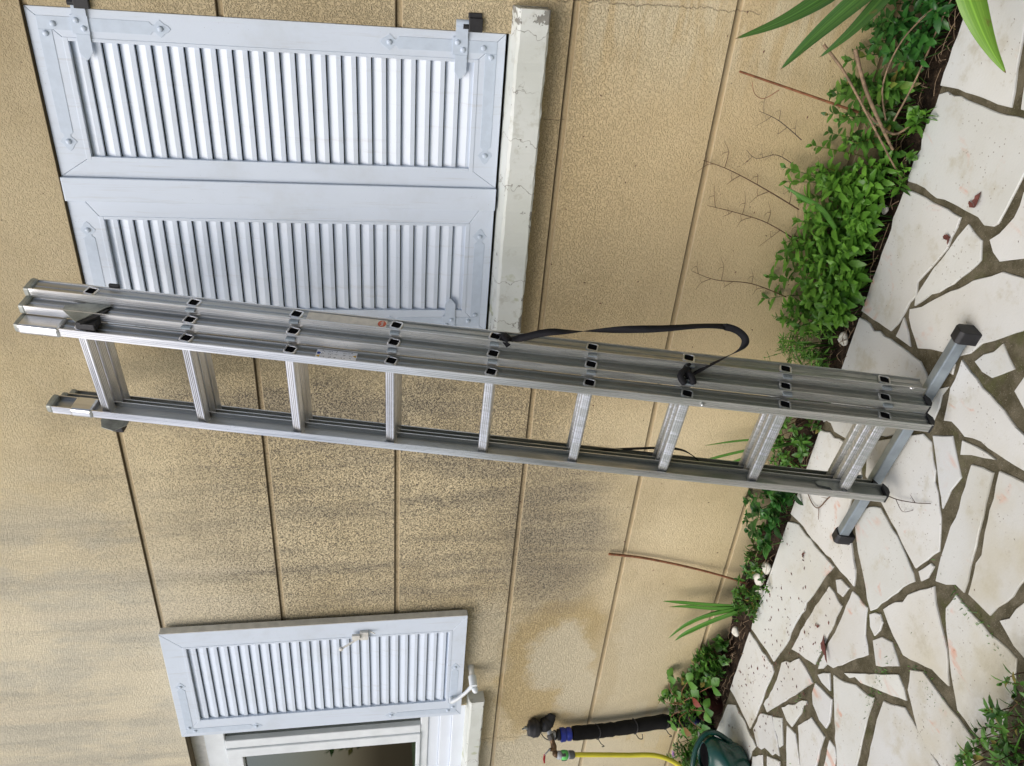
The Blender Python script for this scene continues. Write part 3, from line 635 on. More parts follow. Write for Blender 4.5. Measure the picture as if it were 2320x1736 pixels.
# latch on the free stile
b = MB(OS.location); b.box((-2.762, -.0625, 1.655), (-2.716, -.0485, 1.69)); b.box((-2.747, -.072, 1.690), (-2.722, -.060, 1.722)); b.tube([(-2.75, -.064, 1.70), (-2.775, -.072, 1.742), (-2.79, -.076, 1.768)], .0045, 8)
b.lathe((-2.79, -.083, 1.768), (0, 1, 0), [(0, 0), (.009, .001), (.009, .012), (0, .013)], 12); b.tube([(-2.722, -.052, 1.648), (-2.722, -.066, 1.628)], .003, 8); b.build('shutter_latch', M['edge'], OS, bevel=.001)
# stay arm with knob, pinned to the wall by the sill
st = empty('shutter_stay', (-3.11, -.03, 1.19), 'white metal stay with a round knob holding the open shutter, just above the sill end', 'shutter stay')
b = MB(st.location); b.tube([(-3.205, -.054, 1.287), (-3.205, -.078, 1.287)], .0105, 12); b.tube([(-3.203, -.075, 1.285), (-3.180, -.080, 1.262), (-3.140, -.080, 1.228), (-3.105, -.072, 1.198)], [.010, .008, .008, .010], 10); b.build('stay_arm', M['white'], st)
b = MB(st.location); b.tube([(-3.080, -.038, 1.196), (-3.095, -.082, 1.194)], [.018, .018], 16); b.lathe((-3.108, -.078, 1.190), (-.5, -.7, -.3), [(0, 0), (.013, .002), (.015, .012), (.010, .024), (0, .028)], 14); b.build('knob', M['white'], st, bevel=.002)
b = MB(st.location); b.tube([(-3.060, .004, 1.198), (-3.068, -.02, 1.197), (-3.080, -.04, 1.196)], [.015, .013, .013], 12); b.build('wall_pin', M['edge'], st)
# black gudgeons on the wall
def gudgeon(x, z, label, sgn=1):
    r = empty('hinge_bracket', (x, 0, z), label, 'hinge bracket', 'black hinge brackets beside the closed shutters')
    b = MB(r.location); b.box((x-.020, -.012, z-.019), (x+.016, .004, z+.019)); b.box((x-.006+.02*sgn, -.006, z-.017), (x+.008+.02*sgn, .004, z+.021)); b.build('bracket_plate', M['black'], r, bevel=.002)
    b = MB(r.location); b.tube([(x-.007*sgn, -.004, z+.018), (x-.007*sgn, -.004, z+.034)], .007, 10); b.build('pin', M['black'], r)
gudgeon(-.352, 1.327, 'black hinge bracket on the wall beside the lower corner of the closed shutter')
gudgeon(-.352, 2.335, 'black hinge bracket on the wall beside the upper corner of the closed shutter')
# ================================================================ uncovered window
wn = empty('window', (-4.17, .06, 1.22), 'white framed window with dark glass beside the open shutter', 'window')
o_ = wn.location
b = MB(o_); yb = .045
b.box((-5.0, yb, 1.378), (-3.336, yb+.06, 1.416)); b.box((-5.0, yb, 2.33), (-3.336, yb+.06, 2.42)); b.box((-3.372, yb, 1.416), (-3.336, yb+.06, 2.33)); b.box((-5.0, yb, 1.416), (-4.93, yb+.06, 2.33))
b.build('frame', M['white'], wn, bevel=.004)
b = MB(o_); b.box((-3.582, yb-.006, 1.4165), (-3.524, yb+.05, 2.3295)); b.box((-3.645, yb-.014, 1.4165), (-3.582, yb+.05, 2.3295)); b.build('mullion', M['white'], wn, bevel=.004)
b = MB(o_); b.box((-4.93, yb-.010, 1.4165), (-3.6452, yb+.03, 1.436)); b.box((-4.93, yb-.010, 2.26), (-3.6452, yb+.03, 2.3295)); b.build('sash', M['white'], wn, bevel=.003)
b = MB(o_); b.box((-4.93, yb+.022, 1.436), (-3.645, yb+.026, 2.26)); b.build('pane', M['glass'], wn)
b = MB(o_); b.box((-3.524, yb+.022, 1.416), (-3.372, yb+.026, 2.33)); b.build('pane', M['glass'], wn)
b = MB(o_); b.box((-5.0, .052, 1.3235), (-3.338, .12, 1.3775)); b.box((-5.0, .036, 1.266), (-3.337, .12, 1.323)); b.box((-5.0, .012, 1.2055), (-3.3365, .12, 1.2655)); b.build('subframe', M['wood'], wn, bevel=.003)
b = MB(o_); b.box((-5.0, .05, 2.42), (-3.336, .12, 2.479)); b.build('head_board', M['edge'], wn)
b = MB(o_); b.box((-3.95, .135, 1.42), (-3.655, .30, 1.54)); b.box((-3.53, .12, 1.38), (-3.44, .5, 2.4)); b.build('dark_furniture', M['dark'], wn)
b = MB(o_); vs = []
for i in range(121):
    X = -4.93+1.20*i/120; yy = .115+.012*math.sin(i*.9)+.006*math.sin(i*2.3)
    vs += [(X, yy, 1.55), (X, yy, 2.40)]
b.add(vs, [(2*i, 2*i+2, 2*i+3, 2*i+1) for i in range(120)], 0, True); b.build('added_pane_curtain', simple('added_curtain_cloth', (.62, .61, .50), .9), wn)  # curtain added behind the glass to catch light and brighten the pane
# ================================================================ ladder
LO = Vector((-1.2158, -.7141, .0553)); LX = Vector((.98521, -.17131, .0042)); LN = Vector((.16909, .96788, -.18608)); LU = Vector((.02781, .18404, .98253))
LX.normalize(); LN = (LN-LN.dot(LX)*LX).normalized(); LU = LX.cross(LN)
lad = empty('extension_ladder', label='three-section aluminium extension ladder leaning on the wall between the shutters', cat='ladder',
    mat=Matrix(((LX.x, LN.x, LU.x, LO.x), (LX.y, LN.y, LU.y, LO.y), (LX.z, LN.z, LU.z, LO.z), (0, 0, 0, 1))))
HOLES = [2.395, 2.108, 1.820, 1.538, 1.257, .979, .701, .421, .133]
AD, AU, LW_ = .0438, .0300, .3194
for sct in range(3):
    v0 = AD*sct; shift = [0, .031, .058][sct]; zb = [.003, .010, .022][sct]; zt = 2.555
    for side in (1, -1):
        web = shift if side > 0 else -(LW_+shift)
        out = side                                           # outward direction along u
        prof = [(0, -.028), (.0095, -.028), (.0095, -.0250), (.0022, -.0240), (.0012, -.021), (.0004, -.004), (.0022, -.002), (.0022, .0015), (.0004, .0035), (.0012, .017), (.0022, .0185), (.0065, .019), (.0065, .0225),
                (0, .0225), (-.017, .0225), (-.017, .0195), (-.0026, .019), (-.0026, -.0240), (-.013, -.0245), (-.017, -.0245), (-.017, -.028)]
        b = MB(); n = len(prof); zz = [zb, zt]
        # front face of the flange carries fine ribs
        vs = [(web+out*u, v0+v, z) for z in zz for u, v in prof]
        fs = [(i, (i+1) % n, n+(i+1) % n, n+i) for i in range(n)]
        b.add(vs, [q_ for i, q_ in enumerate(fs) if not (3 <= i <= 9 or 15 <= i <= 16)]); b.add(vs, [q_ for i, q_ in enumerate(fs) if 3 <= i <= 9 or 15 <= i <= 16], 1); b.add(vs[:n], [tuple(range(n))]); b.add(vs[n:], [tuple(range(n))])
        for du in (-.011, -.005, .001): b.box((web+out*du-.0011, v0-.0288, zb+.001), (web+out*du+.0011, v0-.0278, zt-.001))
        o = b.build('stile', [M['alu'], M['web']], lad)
        # end caps
        b = MB(); b.box((web-.020 if out > 0 else web-.010, v0-.0295, 2.552), (web+.010 if out > 0 else web+.020, v0+.024, 2.572))
        b.build('top_cap', M['zinc'], o, bevel=.006)
        if sct < 2:
            b = MB(); c = [(-.0292, -.014), (-.010, -.024), (.008, -.024), (.0240, -.014), (.0240, -.009), (-.0292, -.009)]
            b.prism([(v0+p, zb+.014+q) for p, q in c], lambda a, c_, h: (web+out*h, a, c_), -.019, .0085)
            b.build('foot_cap', M['black'], o)
    # sleeve at the top of the front section
    L, R = -(LW_+shift)-.003, shift+.003
    for w0 in HOLES:
        def rr_(hw, rad, n=5):
            pts = []
            for (sx, sy) in ((1, 1), (-1, 1), (-1, -1), (1, -1)):
                for k in range(n):
                    a0 = {(1, 1): 0, (-1, 1): 90, (-1, -1): 180, (1, -1): 270}[(sx, sy)]
                    th = math.radians(a0+90*k/(n-1)); pts.append((sx*(hw-rad)+rad*math.cos(th), sy*(hw-rad)+rad*math.sin(th)))
            return pts
        ang = math.radians(-10.6); ca_, sa_ = math.cos(ang), math.sin(ang)
        rot = lambda p, kx=1.0: (p[0]*ca_-p[1]*sa_, (p[0]*sa_+p[1]*ca_))
        outer = []
        for p in rr_(.0145, .005): outer.append(p)
        # ribs: insert grooves along front (-v) and bottom/top faces
        rib = []
        m = len(outer)
        for i in range(m):
            p, q = outer[i], outer[(i+1) % m]; rib.append(p)
            if math.dist(p, q) > .012:
                for k in (1, 3, 5):
                    f0, f1, f2 = (k+.0)/7, (k+.5)/7, (k+1.)/7
                    nx, ny = -(q[1]-p[1]), q[0]-p[0]; ln = math.hypot(nx, ny); nx /= ln; ny /= ln
                    for f, d in ((f0, 0), (f1, .0011), (f2, 0)): rib.append((p[0]+(q[0]-p[0])*f+nx*d, p[1]+(q[1]-p[1])*f+ny*d))
        rib = [rot(p) for p in rib]; inner = [rot(p) for p in rr_(.0122, .004)]
        b = MB(); n = len(rib)
        vs = [(x, v0+p[0]-.001, w0+p[1]) for x in (L, R) for p in rib]
        b.add(vs, [(i, n+i, n+(i+1) % n, (i+1) % n) for i in range(n)])
        n2 = len(inner)
        ki = [(x, v0+p[0]-.001, w0+p[1]) for x in (L+.001, R-.001) for p in inner]
        b.add(ki, [(i, (i+1) % n2, n2+(i+1) % n2, n2+i) for i in range(n2)], 1)
        # flared rings on the web
        for xe, sd in ((R, 1), (L, -1)):
            r1 = [rot(p) for p in rr_(.0175, .0075)]; r2 = [rot(p) for p in rr_(.0165, .007)]; r3 = [rot(p) for p in rr_(.0128, .005)]
            rings = [(r1, -.003), (r1, .0005), (r2, .0026), (r3, .0026), (r3, .0002)]
            vs = [(xe+sd*h, v0+p[0]-.001, w0+p[1]) for r_, h in rings for p in r_]; q = len(r1)
            b.add(vs, [(k*q+i, k*q+(i+1) % q, (k+1)*q+(i+1) % q, (k+1)*q+i) for k in range(4) for i in range(q)], 0, True)
            b.add([(xe+sd*.0004, v0+p[0]-.001, w0+p[1]) for p in r3], [tuple(range(q))], 1)  # black disc and tube walls stand in for shade inside the hole
        b.build('rung', [M['rung'], M['dark']], lad)
# sleeves, guide brackets, hooks
b = MB(); b.box((-.021, -.0335, 2.445), (.0105, .026, 2.562)); b.build('top_sleeve', M['alu'], lad, bevel=.008)
b = MB(); b.box((-.3315, -.0335, 2.432), (-.300, .026, 2.500)); b.build('top_sleeve', M['alu'], lad, bevel=.008)
def plate(name, pts, u0, u1, mat):
    b = MB(); b.prism(pts, lambda a, c, h: (h, a, c), u0, u1); return b.build(name, mat, lad, bevel=.0006)
plate('guide_bracket', [(-.026, 2.394), (.046, 2.343), (.066, 2.326), (.058, 2.40), (.040, 2.452), (.018, 2.449)], .0375, .0400, M['zinc'])
b = MB(); b.box((.008, -.022, 2.348), (.030, .018, 2.400)); b.build('guide_block', M['black'], lad, bevel=.003)
plate('guide_block', [(-.026, 2.394), (.046, 2.343), (.046, 2.331), (.004, 2.352), (-.026, 2.382)], .030, .0372, M['black'])
plate('guide_bracket', [(.03, 2.455), (.00, 2.44), (-.01, 2.40), (.02, 2.37), (.07, 2.37), (.07, 2.455)], -.4035, -.4005, M['zinc'])
b = MB(); b.box((-.434, .015, 2.385), (-.404, .045, 2.42)); b.build('guide_block', M['black'], lad, bevel=.003)
b = MB(); b.box((.060, .108, 2.325), (.074, .118, 2.355)); b.build('guide_block', M['black'], lad, bevel=.003)
plate('hook_plate', [(-.026, .118), (-.010, .105), (.019, .112), (.0195, .150), (.0215, .200), (.012, .218), (.000, .214), (-.006, .178), (-.026, .168)], -.3155, -.3105, M['zinc'])
for v_, u_ in ((AD, .031), (2*AD, .058)):                   # small boxes between the sections at each hole
    for w0 in HOLES[1:]:
        b = MB(); b.box((u_-.002, v_-.0245-.0145, w0-.013), (u_+.0042, v_-.0292, w0+.013)); b.build('section_box', M['steel'], lad)
for w0 in (.055,): 
    b = MB(); b.lathe((.0066+.058-.001, 2*AD-.024, .062), (0, -1, 0), [(.006, 0), (.006, .006), (.004, .008), (0, .008)], 12); b.build('bolt', M['rung'], lad)
b = MB(); b.lathe((-.004, -.0285, .66), (0, -1, 0), [(.006, 0), (.006, .006), (.003, .009), (0, .009)], 12); b.build('bolt', M['rung'], lad)
# stabiliser bar
bar = None
b = MB(); b.box((-.655, AD*2-.015, -.026), (.245, AD*2+.016, .008)); bar = b.build('stabiliser_bar', M['steel'], lad, bevel=.004)
for (u0, u1) in ((-.668, -.626), (.228, .268)):
    b = MB(); v1, v2, w1, w2 = AD*2-.022, AD*2+.023, -.054, .014
    pts = [(v1+.008, w1), (v2-.008, w1), (v2, w1+.01), (v2, w2-.01), (v2-.008, w2), (v1+.008, w2), (v1, w2-.01), (v1, w1+.01)]
    b.prism(pts, lambda a, c, h: (h, a, c), u0, u1); b.build('rubber_foot', M['black'], bar, bevel=.003)
# stickers
def onweb(u):           # rectangle helper on a web facing +u
    return lambda a, c, h: (u+h, a, c)
uw = .058; b = MB(); v_ = 2*AD
b.prism([(v_-.0185, 1.565), (v_+.0165, 1.565), (v_+.0165, 1.790), (v_-.0185, 1.790)], onweb(uw), .0024, .0028)
stk = b.build('long_sticker', M['paper'], lad); stk['label'] = 'long cream sticker with a red oval emblem'
b = MB(); b.prism([(v_-.001+.0140*math.cos(2*math.pi*k/28), 1.579+.0118*math.sin(2*math.pi*k/28)) for k in range(28)], onweb(uw), .0028, .0031); ov = b.build('oval_emblem', M['orange'], stk)
def lettering(name, txt, size, mat, parent, fn_mat):
    cu = bpy.data.curves.new(name, 'FONT'); cu.body = txt; cu.size = size; cu.align_x = 'CENTER'; cu.align_y = 'CENTER'; cu.shear = .15; cu.offset = size*.02; cu.extrude = .00008
    tmp = link(bpy.data.objects.new(name+'_curve', cu)); dg = bpy.context.evaluated_depsgraph_get()
    me = bpy.data.meshes.new_from_object(tmp.evaluated_get(dg)); bpy.data.objects.remove(tmp); me.transform(fn_mat); me.materials.clear(); me.materials.append(mat)
    o = link(bpy.data.objects.new(name, me)); o.parent = parent; return o
# text x axis -> +v (towards the wall), text y axis -> +w (up), normal -> +u
lettering('lettering', 'hailo', .0115, M['paper'], stk, Matrix(((0, 0, 1, uw+.00325), (1, 0, 0, v_-.001), (0, 1, 0, 1.579), (0, 0, 0, 1))))
b = MB(); b.prism([(-.0215, 1.635), (.0165, 1.635), (.0165, 1.748), (-.0215, 1.748)], onweb(0), .0024, .0028); pic = b.build('pictogram_sticker', M['swhite'], lad)
pic['label'] = 'white safety sticker with small pictograms, blue disc and yellow triangles'
b = MB(); r_ = random.Random(4)
for i in range(5):
    for j in range(3):
        cz_, cv_ = 1.728-.019*i, -.0125+.0115*j
        for k in range(3):
            a_, c_ = cv_+r_.uniform(-.003, .002), cz_+r_.uniform(-.005, .004); da, dc = r_.choice([(.0009, .004), (.003, .0009), (.0016, .0028)])
            b.prism([(a_, c_), (a_+da, c_), (a_+da*.6, c_+dc), (a_, c_+dc)], onweb(0), .0028, .0030+.00002*k)
b.build('pictograms', M['ink'], pic)
b = MB(); b.prism([(.000+.0052*math.cos(2*math.pi*k/20), 1.741+.0052*math.sin(2*math.pi*k/20)) for k in range(20)], onweb(0), .0028, .0031); b.build('blue_disc', M['iblue'], pic)
for cz_, cv_ in ((1.742, -.012), (1.642, .000)):
    b = MB(); b.prism([(cv_-.0052, cz_-.005), (cv_+.0052, cz_-.005), (cv_, cz_+.005)], onweb(0), .0028, .0031); b.prism([(cv_-.0012, cz_-.002), (cv_+.0012, cz_-.002), (cv_, cz_+.002)], onweb(0), .0031, .0033, 1); b.build('warning_triangle', [M['yellow'], M['ink']], pic)
# ---- webbing strap looped round the ladder
def LP(u, v, w): return LO+LX*u+LN*v+LU*w
def smooth(pts, n=6):
    pts = [Vector(p) for p in pts]; out = []
    for i in range(len(pts)-1):
        p0, p1, p2, p3 = pts[max(i-1, 0)], pts[i], pts[i+1], pts[min(i+2, len(pts)-1)]
        for k in range(n):
            f = k/n; out.append(.5*((2*p1)+(p2-p0)*f+(2*p0-5*p1+4*p2-p3)*f*f+(3*p1-p0-3*p2+p3)*f**3))
    out.append(pts[-1]); return out
sp = [(.062, .092, 1.240), (.068, .078, 1.205), (.080, .074, 1.175), (.104, .077, 1.114), (.116, .078, 1.041), (.140, .078, .921), (.161, .078, .802), (.187, .078, .686), (.190, .076, .615), (.164, .074, .572), (.131, .070, .571), (.093, .066, .610), (.060, .052, .660), (.047, .026, .700), (.040, .018, .712)]
path = smooth([LP(*p) for p in sp], 7); k = len(path)
nr = []; wd = []
for i in range(k):
    f = i/(k-1); th = 2.0*math.sin(f*9.5)*(1 if f < .55 else .35)+.4
    nr.append(LN*math.cos(th)+LX*math.sin(th)); wd.append(.021)
so = empty('webbing_strap', path[0], 'black webbing strap tied to the ladder and hanging in a long loop', 'strap')
b = MB(so.location); b.ribbon(path, wd, nr, .0016)
b.build('hanging_loop', M['strap'], so)
b = MB(so.location); q = [LP(.060, .100, 1.245), LP(.072, .088, 1.238), LP(.072, .070, 1.222), LP(.060, .060, 1.212)]; b.ribbon(smooth(q, 4), .024, LX, .002)
b.ribbon(smooth([LP(.0585, .1, 1.226), LP(.066, .085, 1.232), LP(.0655, .066, 1.226), LP(.058, .056, 1.215)], 4), .022, LX, .002); b.build('knot', M['strap'], so)
b = MB(so.location)
for q in ([(.035, .004, .69), (.052, .02, .70), (.050, .045, .713), (.060, .062, .70)], [(.036, .0, .715), (.050, .012, .73), (.056, .03, .722), (.052, .05, .70)]): b.tube(smooth([LP(*p) for p in q], 5), [.005]+[.010]*13+[.008, .006], 8)
b.build('knot', M['strap'], so)
b = MB(so.location); pth = smooth([LP(-.381, .11, .905), LP(-.360, .112, .797), LP(-.338, .112, .687), LP(-.338, .112, .620), LP(-.36, .108, .575), LP(-.378, .10, .553)], 6)
b.ribbon(pth, .020, LN*.5+LX, .0016); b.build('rear_strand', M['strap'], so)
# ================================================================ tap, pipe, hose
def thing(name, loc, label, cat, group=None): return empty(name, loc, label, cat, group)
pi = thing('lagged_water_pipe', (-3.53, -.06, 0), 'black foam-lagged water pipe with a blue collar rising against the wall', 'water pipe')
b = MB(pi.location); pth = smooth([(-3.512, -.055, -.03), (-3.520, -.058, .08), (-3.522, -.056, .22), (-3.548, -.054, .42), (-3.556, -.054, .55), (-3.553, -.056, .672)], 8); n = len(pth)
r_ = random.Random(2); rad = [.0345+.0012*math.sin(i*1.7)+r_.uniform(-.0008, .0008)-(.004 if i in (14, 26) else 0) for i in range(n)]
b.tube(pth, rad, 18); b.build('foam_lagging', M['foam'], pi)
for z, x in ((.545, -3.557), (.355, -3.540), (.20, -3.524)):
    b = MB(pi.location); c = [(x+.036*math.cos(a), -.055+.036*math.sin(a), z+.006*math.sin(2*a)) for a in [2*math.pi*k/16 for k in range(17)]]; b.tube(c, .0028, 6)
    b.tube(smooth([(x-.02, -.086, z), (x-.035, -.100, z-.012), (x-.052, -.104, z-.030), (x-.058, -.102, z-.018)] if z != .355 else [(x-.02, -.086, z), (x-.044, -.096, z-.018), (x-.046, -.097, z-.036), (x-.015, -.094, z-.03)], 4), .0022, 6)
    b.build('cable_tie', M['black'], pi)
b = MB(pi.location); b.lathe((-3.552, -.058, .680), (.0, -.02, 1), [(.026, 0), (.033, .004), (.033, .020), (.028, .028), (.034, .034), (.0355, .056), (.030, .058), (0, .058)], 12); b.build('blue_collar', M['blue'], pi, bevel=.001)
b = MB(pi.location); b.lathe((-3.548, -.060, .738), (0, 0, 1), [(.022, 0), (.027, .002), (.027, .014), (.019, .016), (.019, .021), (.024, .022), (.024, .030), (.012, .032), (.012, .045), (0, .045)], 18); b.build('threaded_collar', M['black'], pi)
b = MB(pi.location); b.lathe((-3.535, -.066, .765), (.05, 0, 1), [(.013, 0), (.017, .004), (.017, .022), (.012, .028), (0, .028)], 8); b.build('nipple', M['lgrey'], pi)
tp = thing('garden_tap', (-3.535, -.07, .78), 'tarnished brass garden tap with a small red lever and green hose connector', 'garden tap')
b = MB(tp.location); b.tube([(-3.508, .004, .800), (-3.520, -.05, .795), (-3.530, -.082, .790)], [.011, .012, .014], 12); b.build('wall_pipe', M['lgrey'], tp)
b = MB(tp.location); b.tube([(-3.518, -.075, .797), (-3.532, -.092, .788)], [.0165, .0165], 8, sm=False); b.build('coupling', M['brassd'], tp, bevel=.001)
b = MB(tp.location); b.tube(smooth([(-3.532, -.092, .788), (-3.545, -.108, .783), (-3.556, -.126, .780), (-3.567, -.142, .777), (-3.573, -.150, .770), (-3.575, -.150, .755)], 4), [.012, .012, .012, .012, .013, .014, .0145, .014, .0125, .0115, .0115, .0125, .015, .016, .0155, .0145, .0135, .013, .013, .0135, .0135], 14)
b.tube([(-3.556, -.130, .78), (-3.549, -.134, .803)], [.010, .008], 10); b.build('tap_body', M['brass'], tp)
b = MB(tp.location); b.ribbon([(-3.547, -.134, .806), (-3.548, -.142, .815), (-3.552, -.152, .828), (-3.556, -.158, .832)], .012, (0, 1, 1), .003); b.lathe((-3.548, -.134, .803), (.1, -.1, 1), [(.006, 0), (.006, .006), (0, .007)], 6); b.build('lever_arm', M['lgrey'], tp)
b = MB(tp.location); b.tube([(-3.553, -.152, .832), (-3.562, -.172, .838), (-3.572, -.187, .838)], [.0045, .0055, .0035], 10); b.build('lever', M['red'], tp)
cn = thing('hose_connector', (-3.58, -.15, .74), 'grey and green click connector joining the yellow hose to the tap', 'hose connector')
cd = (-.10, 0, -1); c0 = Vector((-3.574, -.150, .770))
def cp(h): return c0+Vector(cd).normalized()*h
b = MB(cn.location); b.lathe(c0, cd, [(0, 0), (.016, .0), (.0195, .004), (.020, .018), (.0185, .022), (0, .022)], 20); b.build('collar', M['lgrey'], cn)
b = MB(cn.location); b.lathe(cp(.021), cd, [(.017, 0), (.0225, .003), (.0235, .018), (.022, .030), (.018, .034)], 20); b.build('grip', M['limeg'], cn)
b = MB(cn.location); b.obox(cp(.038)+Vector((-.0215, -.006, 0)), [(1, 0, 0), (0, 1, 0), (0, 0, 1)], (.0035, .011, .013)); b.build('release_button', M['grey'], cn, bevel=.002)
b = MB(cn.location); b.obox(cp(.031)+Vector((.018, -.010, 0)), [(1, 0, 0), (0, 1, 0), (0, 0, 1)], (.004, .010, .010)); b.build('release_button', M['grey'], cn, bevel=.002)
b = MB(cn.location); b.lathe(cp(.0535), cd, [(.017, 0), (.0195, .002), (.0195, .006)], 20); b.build('white_band', M['lgrey'], cn)
b = MB(cn.location); b.lathe(cp(.060), cd, [(.018, 0), (.0205, .003), (.0205, .020), (.017, .028), (.010, .029)], 14, sm=False); b.build('nut', M['grey'], cn)
ho = thing('garden_hose', (-3.6, -.15, .6), 'yellow garden hose hanging from the tap and curling away low down', 'garden hose')
b = MB(ho.location); b.tube(smooth([(-3.583, -.150, .69), (-3.590, -.150, .64), (-3.612, -.150, .502), (-3.626, -.152, .405), (-3.624, -.168, .270), (-3.655, -.195, .170), (-3.73, -.22, .10), (-3.86, -.23, .055), (-4.05, -.24, .022), (-4.35, -.30, .014), (-4.7, -.42, .014)], 8), .0118, 14); b.build('hose_line', M['hose'], ho)
lp = thing('insulation_wrap', (-3.5, -.04, .84), 'crumpled black insulation wrap tied on the wall above the garden tap', 'insulation')
b = MB(lp.location)
pth = smooth([(-3.470, .006, .775), (-3.492, -.018, .792), (-3.505, -.032, .818), (-3.507, -.036, .838), (-3.505, -.040, .862), (-3.502, -.042, .885), (-3.500, -.040, .905)], 5); r_ = random.Random(8)
b.tube(pth, [.020+.016*math.sin(min(1, i/12)*1.5)-(.011*math.exp(-((i-14)/3)**2))+(.010*math.exp(-((i-21)/4.5)**2))-(.020 if i > 28 else 0)+r_.uniform(-.002, .002) for i in range(len(pth))], 14); b.build('wrap', M['black'], lp)
b = MB(lp.location); b.tube([(-3.500, -.040, .898), (-3.497, -.040, .918)], .008, 10); b.tube([(-3.497, -.044, .918), (-3.500, -.046, .930)], .005, 8); b.build('pipe_end', M['zinc'], lp)
b = MB(lp.location); b.tube(smooth([(-3.525, -.062, .835), (-3.536, -.078, .822), (-3.545, -.085, .803)], 4), .0026, 6); b.build('cable_tie', M['black'], lp)
bp_ = thing('blue_pipe', (-3.46, -.14, .03), 'short dark blue plastic pipe sticking out of the bed behind the watering can', 'pipe')
b = MB(bp_.location); b.tube([(-3.42, -.10, .115), (-3.455, -.135, .055), (-3.51, -.175, -.01)], [.017, .017, .017], 14); b.build('pipe_tube', M['bluepipe'], bp_)
bk = thing('concrete_block', (-3.62, -.14, 0), 'grey concrete block lying in the bed behind the watering can', 'block')
b = MB(bk.location); b.obox((-3.60, -.165, .015), [Vector((.93, -.2, .1)).normalized(), Vector((.2, .95, 0)).normalized(), Vector((-.1, 0, 1)).normalized()], (.10, .05, .035)); b.build('block_body', M['concrete'], bk, bevel=.006)
pt = thing('flower_pot', (-3.33, -.12, 0), 'dark terracotta flower pot half hidden under strawberry leaves', 'flower pot')
b = MB(pt.location); b.lathe((-3.325, -.105, -.045), (0, 0, 1), [(.05, 0), (.056, .02), (.070, .09), (.078, .092), (.080, .115), (.074, .117), (.070, .105), (.066, .095), (0, .095)], 26); b.build('pot_shell', M['terra'], pt)
b = MB(pt.location); b.lathe((-3.325, -.105, .051), (0, 0, 1), [(.066, 0), (0, .006)], 20); b.build('potting_soil', M['soil'], pt)
# ---- watering can
wc = thing('watering_can', (-3.345, -.455, 0), 'dark green plastic watering can with a big loop handle standing on the paving', 'watering can')
b = MB(wc.location); n = 36; prof = [(.0, .000), (.098, .000), (.112, .006), (.120, .018), (.129, .045), (.132, .075), (.128, .105), (.116, .132), (.098, .152), (.078, .166), (.066, .172), (.062, .176), (.058, .173), (.060, .160), (.060, .10)]
vs = []
for rr__, h in prof:
    f = max(0, (h-.08)/.096) if rr__ < .13 else 0
    ox, oy = .062*f, .055*f
    for j in range(n):
        a = 2*math.pi*j/n; vs.append((-3.345+ox+rr__*math.cos(a)*1.18, -.455+oy+rr__*math.sin(a)*(.98), h))
b.add(vs, [(i*n+j, i*n+(j+1) % n, (i+1)*n+(j+1) % n, (i+1)*n+j) for i in range(len(prof)-1) for j in range(n)], 0, True); b.build('can_body', M['can'], wc)
b = MB(wc.location); b.lathe((-3.283, -.400, .166), (0, 0, 1), [(.060, 0), (0, .0)], 24); b.build('mouth_shade_disc', M['dark'], wc)  # flat black disc painted as the shade inside the can
b = MB(wc.location); pth = smooth([(-3.232, -.395, .045), (-3.205, -.372, .080), (-3.188, -.352, .125), (-3.195, -.352, .170), (-3.245, -.385, .212), (-3.32, -.44, .232), (-3.41, -.50, .215), (-3.47, -.545, .17), (-3.485, -.56, .12)], 7); b.tube(pth, [.016]*5+[.012]*(len(pth)-5), 12); b.build('loop_handle', M['can'], wc)
b = MB(wc.location); b.tube(smooth([(-3.46, -.50, .05), (-3.55, -.53, .08), (-3.63, -.55, .16), (-3.70, -.57, .25)], 5), [.026]*6+[.019]*10, 14); b.lathe((-3.70, -.57, .25), (-.6, -.1, .8), [(.016, 0), (.03, .03), (.03, .04), (0, .045)], 16); b.build('spout', M['can'], wc)

# ================================================================ plants
R = random.Random(21)
def rv(): return Vector((R.uniform(-1, 1), R.uniform(-1, 1), R.uniform(-1, 1)))
def shoot(bl, bs, base, tip, nodes=6, L=.036, Wd=.018, tooth=.16, m=0, spread=1.0):
    base, tip = Vector(base), Vector(tip); mid = (base+tip)/2+Vector((R.uniform(-.02, .02), R.uniform(-.02, .005), .02))
    pth = smooth([base, mid, tip], 5); bs.tube(pth, [.0018-.0011*i/len(pth) for i in range(len(pth))], 5, cap=False)
    ax = (tip-mid).normalized(); ang = R.uniform(0, 3.14)
    a = ax.cross(Vector((.3, .2, 1))); a = a.normalized() if a.length > .1 else Vector((1, 0, 0)); c = ax.cross(a)
    for k in range(nodes):
        f = 1-(k/nodes)**1.15*.62; p = pth[min(len(pth)-1, int(round(f*(len(pth)-1))))]
        s = (.42+.58*min(1, (k+.6)/2.4))*R.uniform(.85, 1.15); ang += math.pi/2+R.uniform(-.2, .2)
        el = .95-.26*k
        for q in (0, math.pi):
            d = (a*math.cos(ang+q)+c*math.sin(ang+q))*spread+ax*max(-.1, el)+rv()*.12
            bl.leaf(p, d, ax, L*s, Wd*s, R.uniform(.1, .4), R.uniform(.15, .5), 7 if tooth else 5, m, tooth, .45)
    bl.leaf(pth[-1], ax+rv()*.3, a, L*.35, Wd*.35, .1, .4, 4, m); bl.leaf(pth[-1], ax+rv()*.3, -a, L*.35, Wd*.35, .1, .4, 4, m)
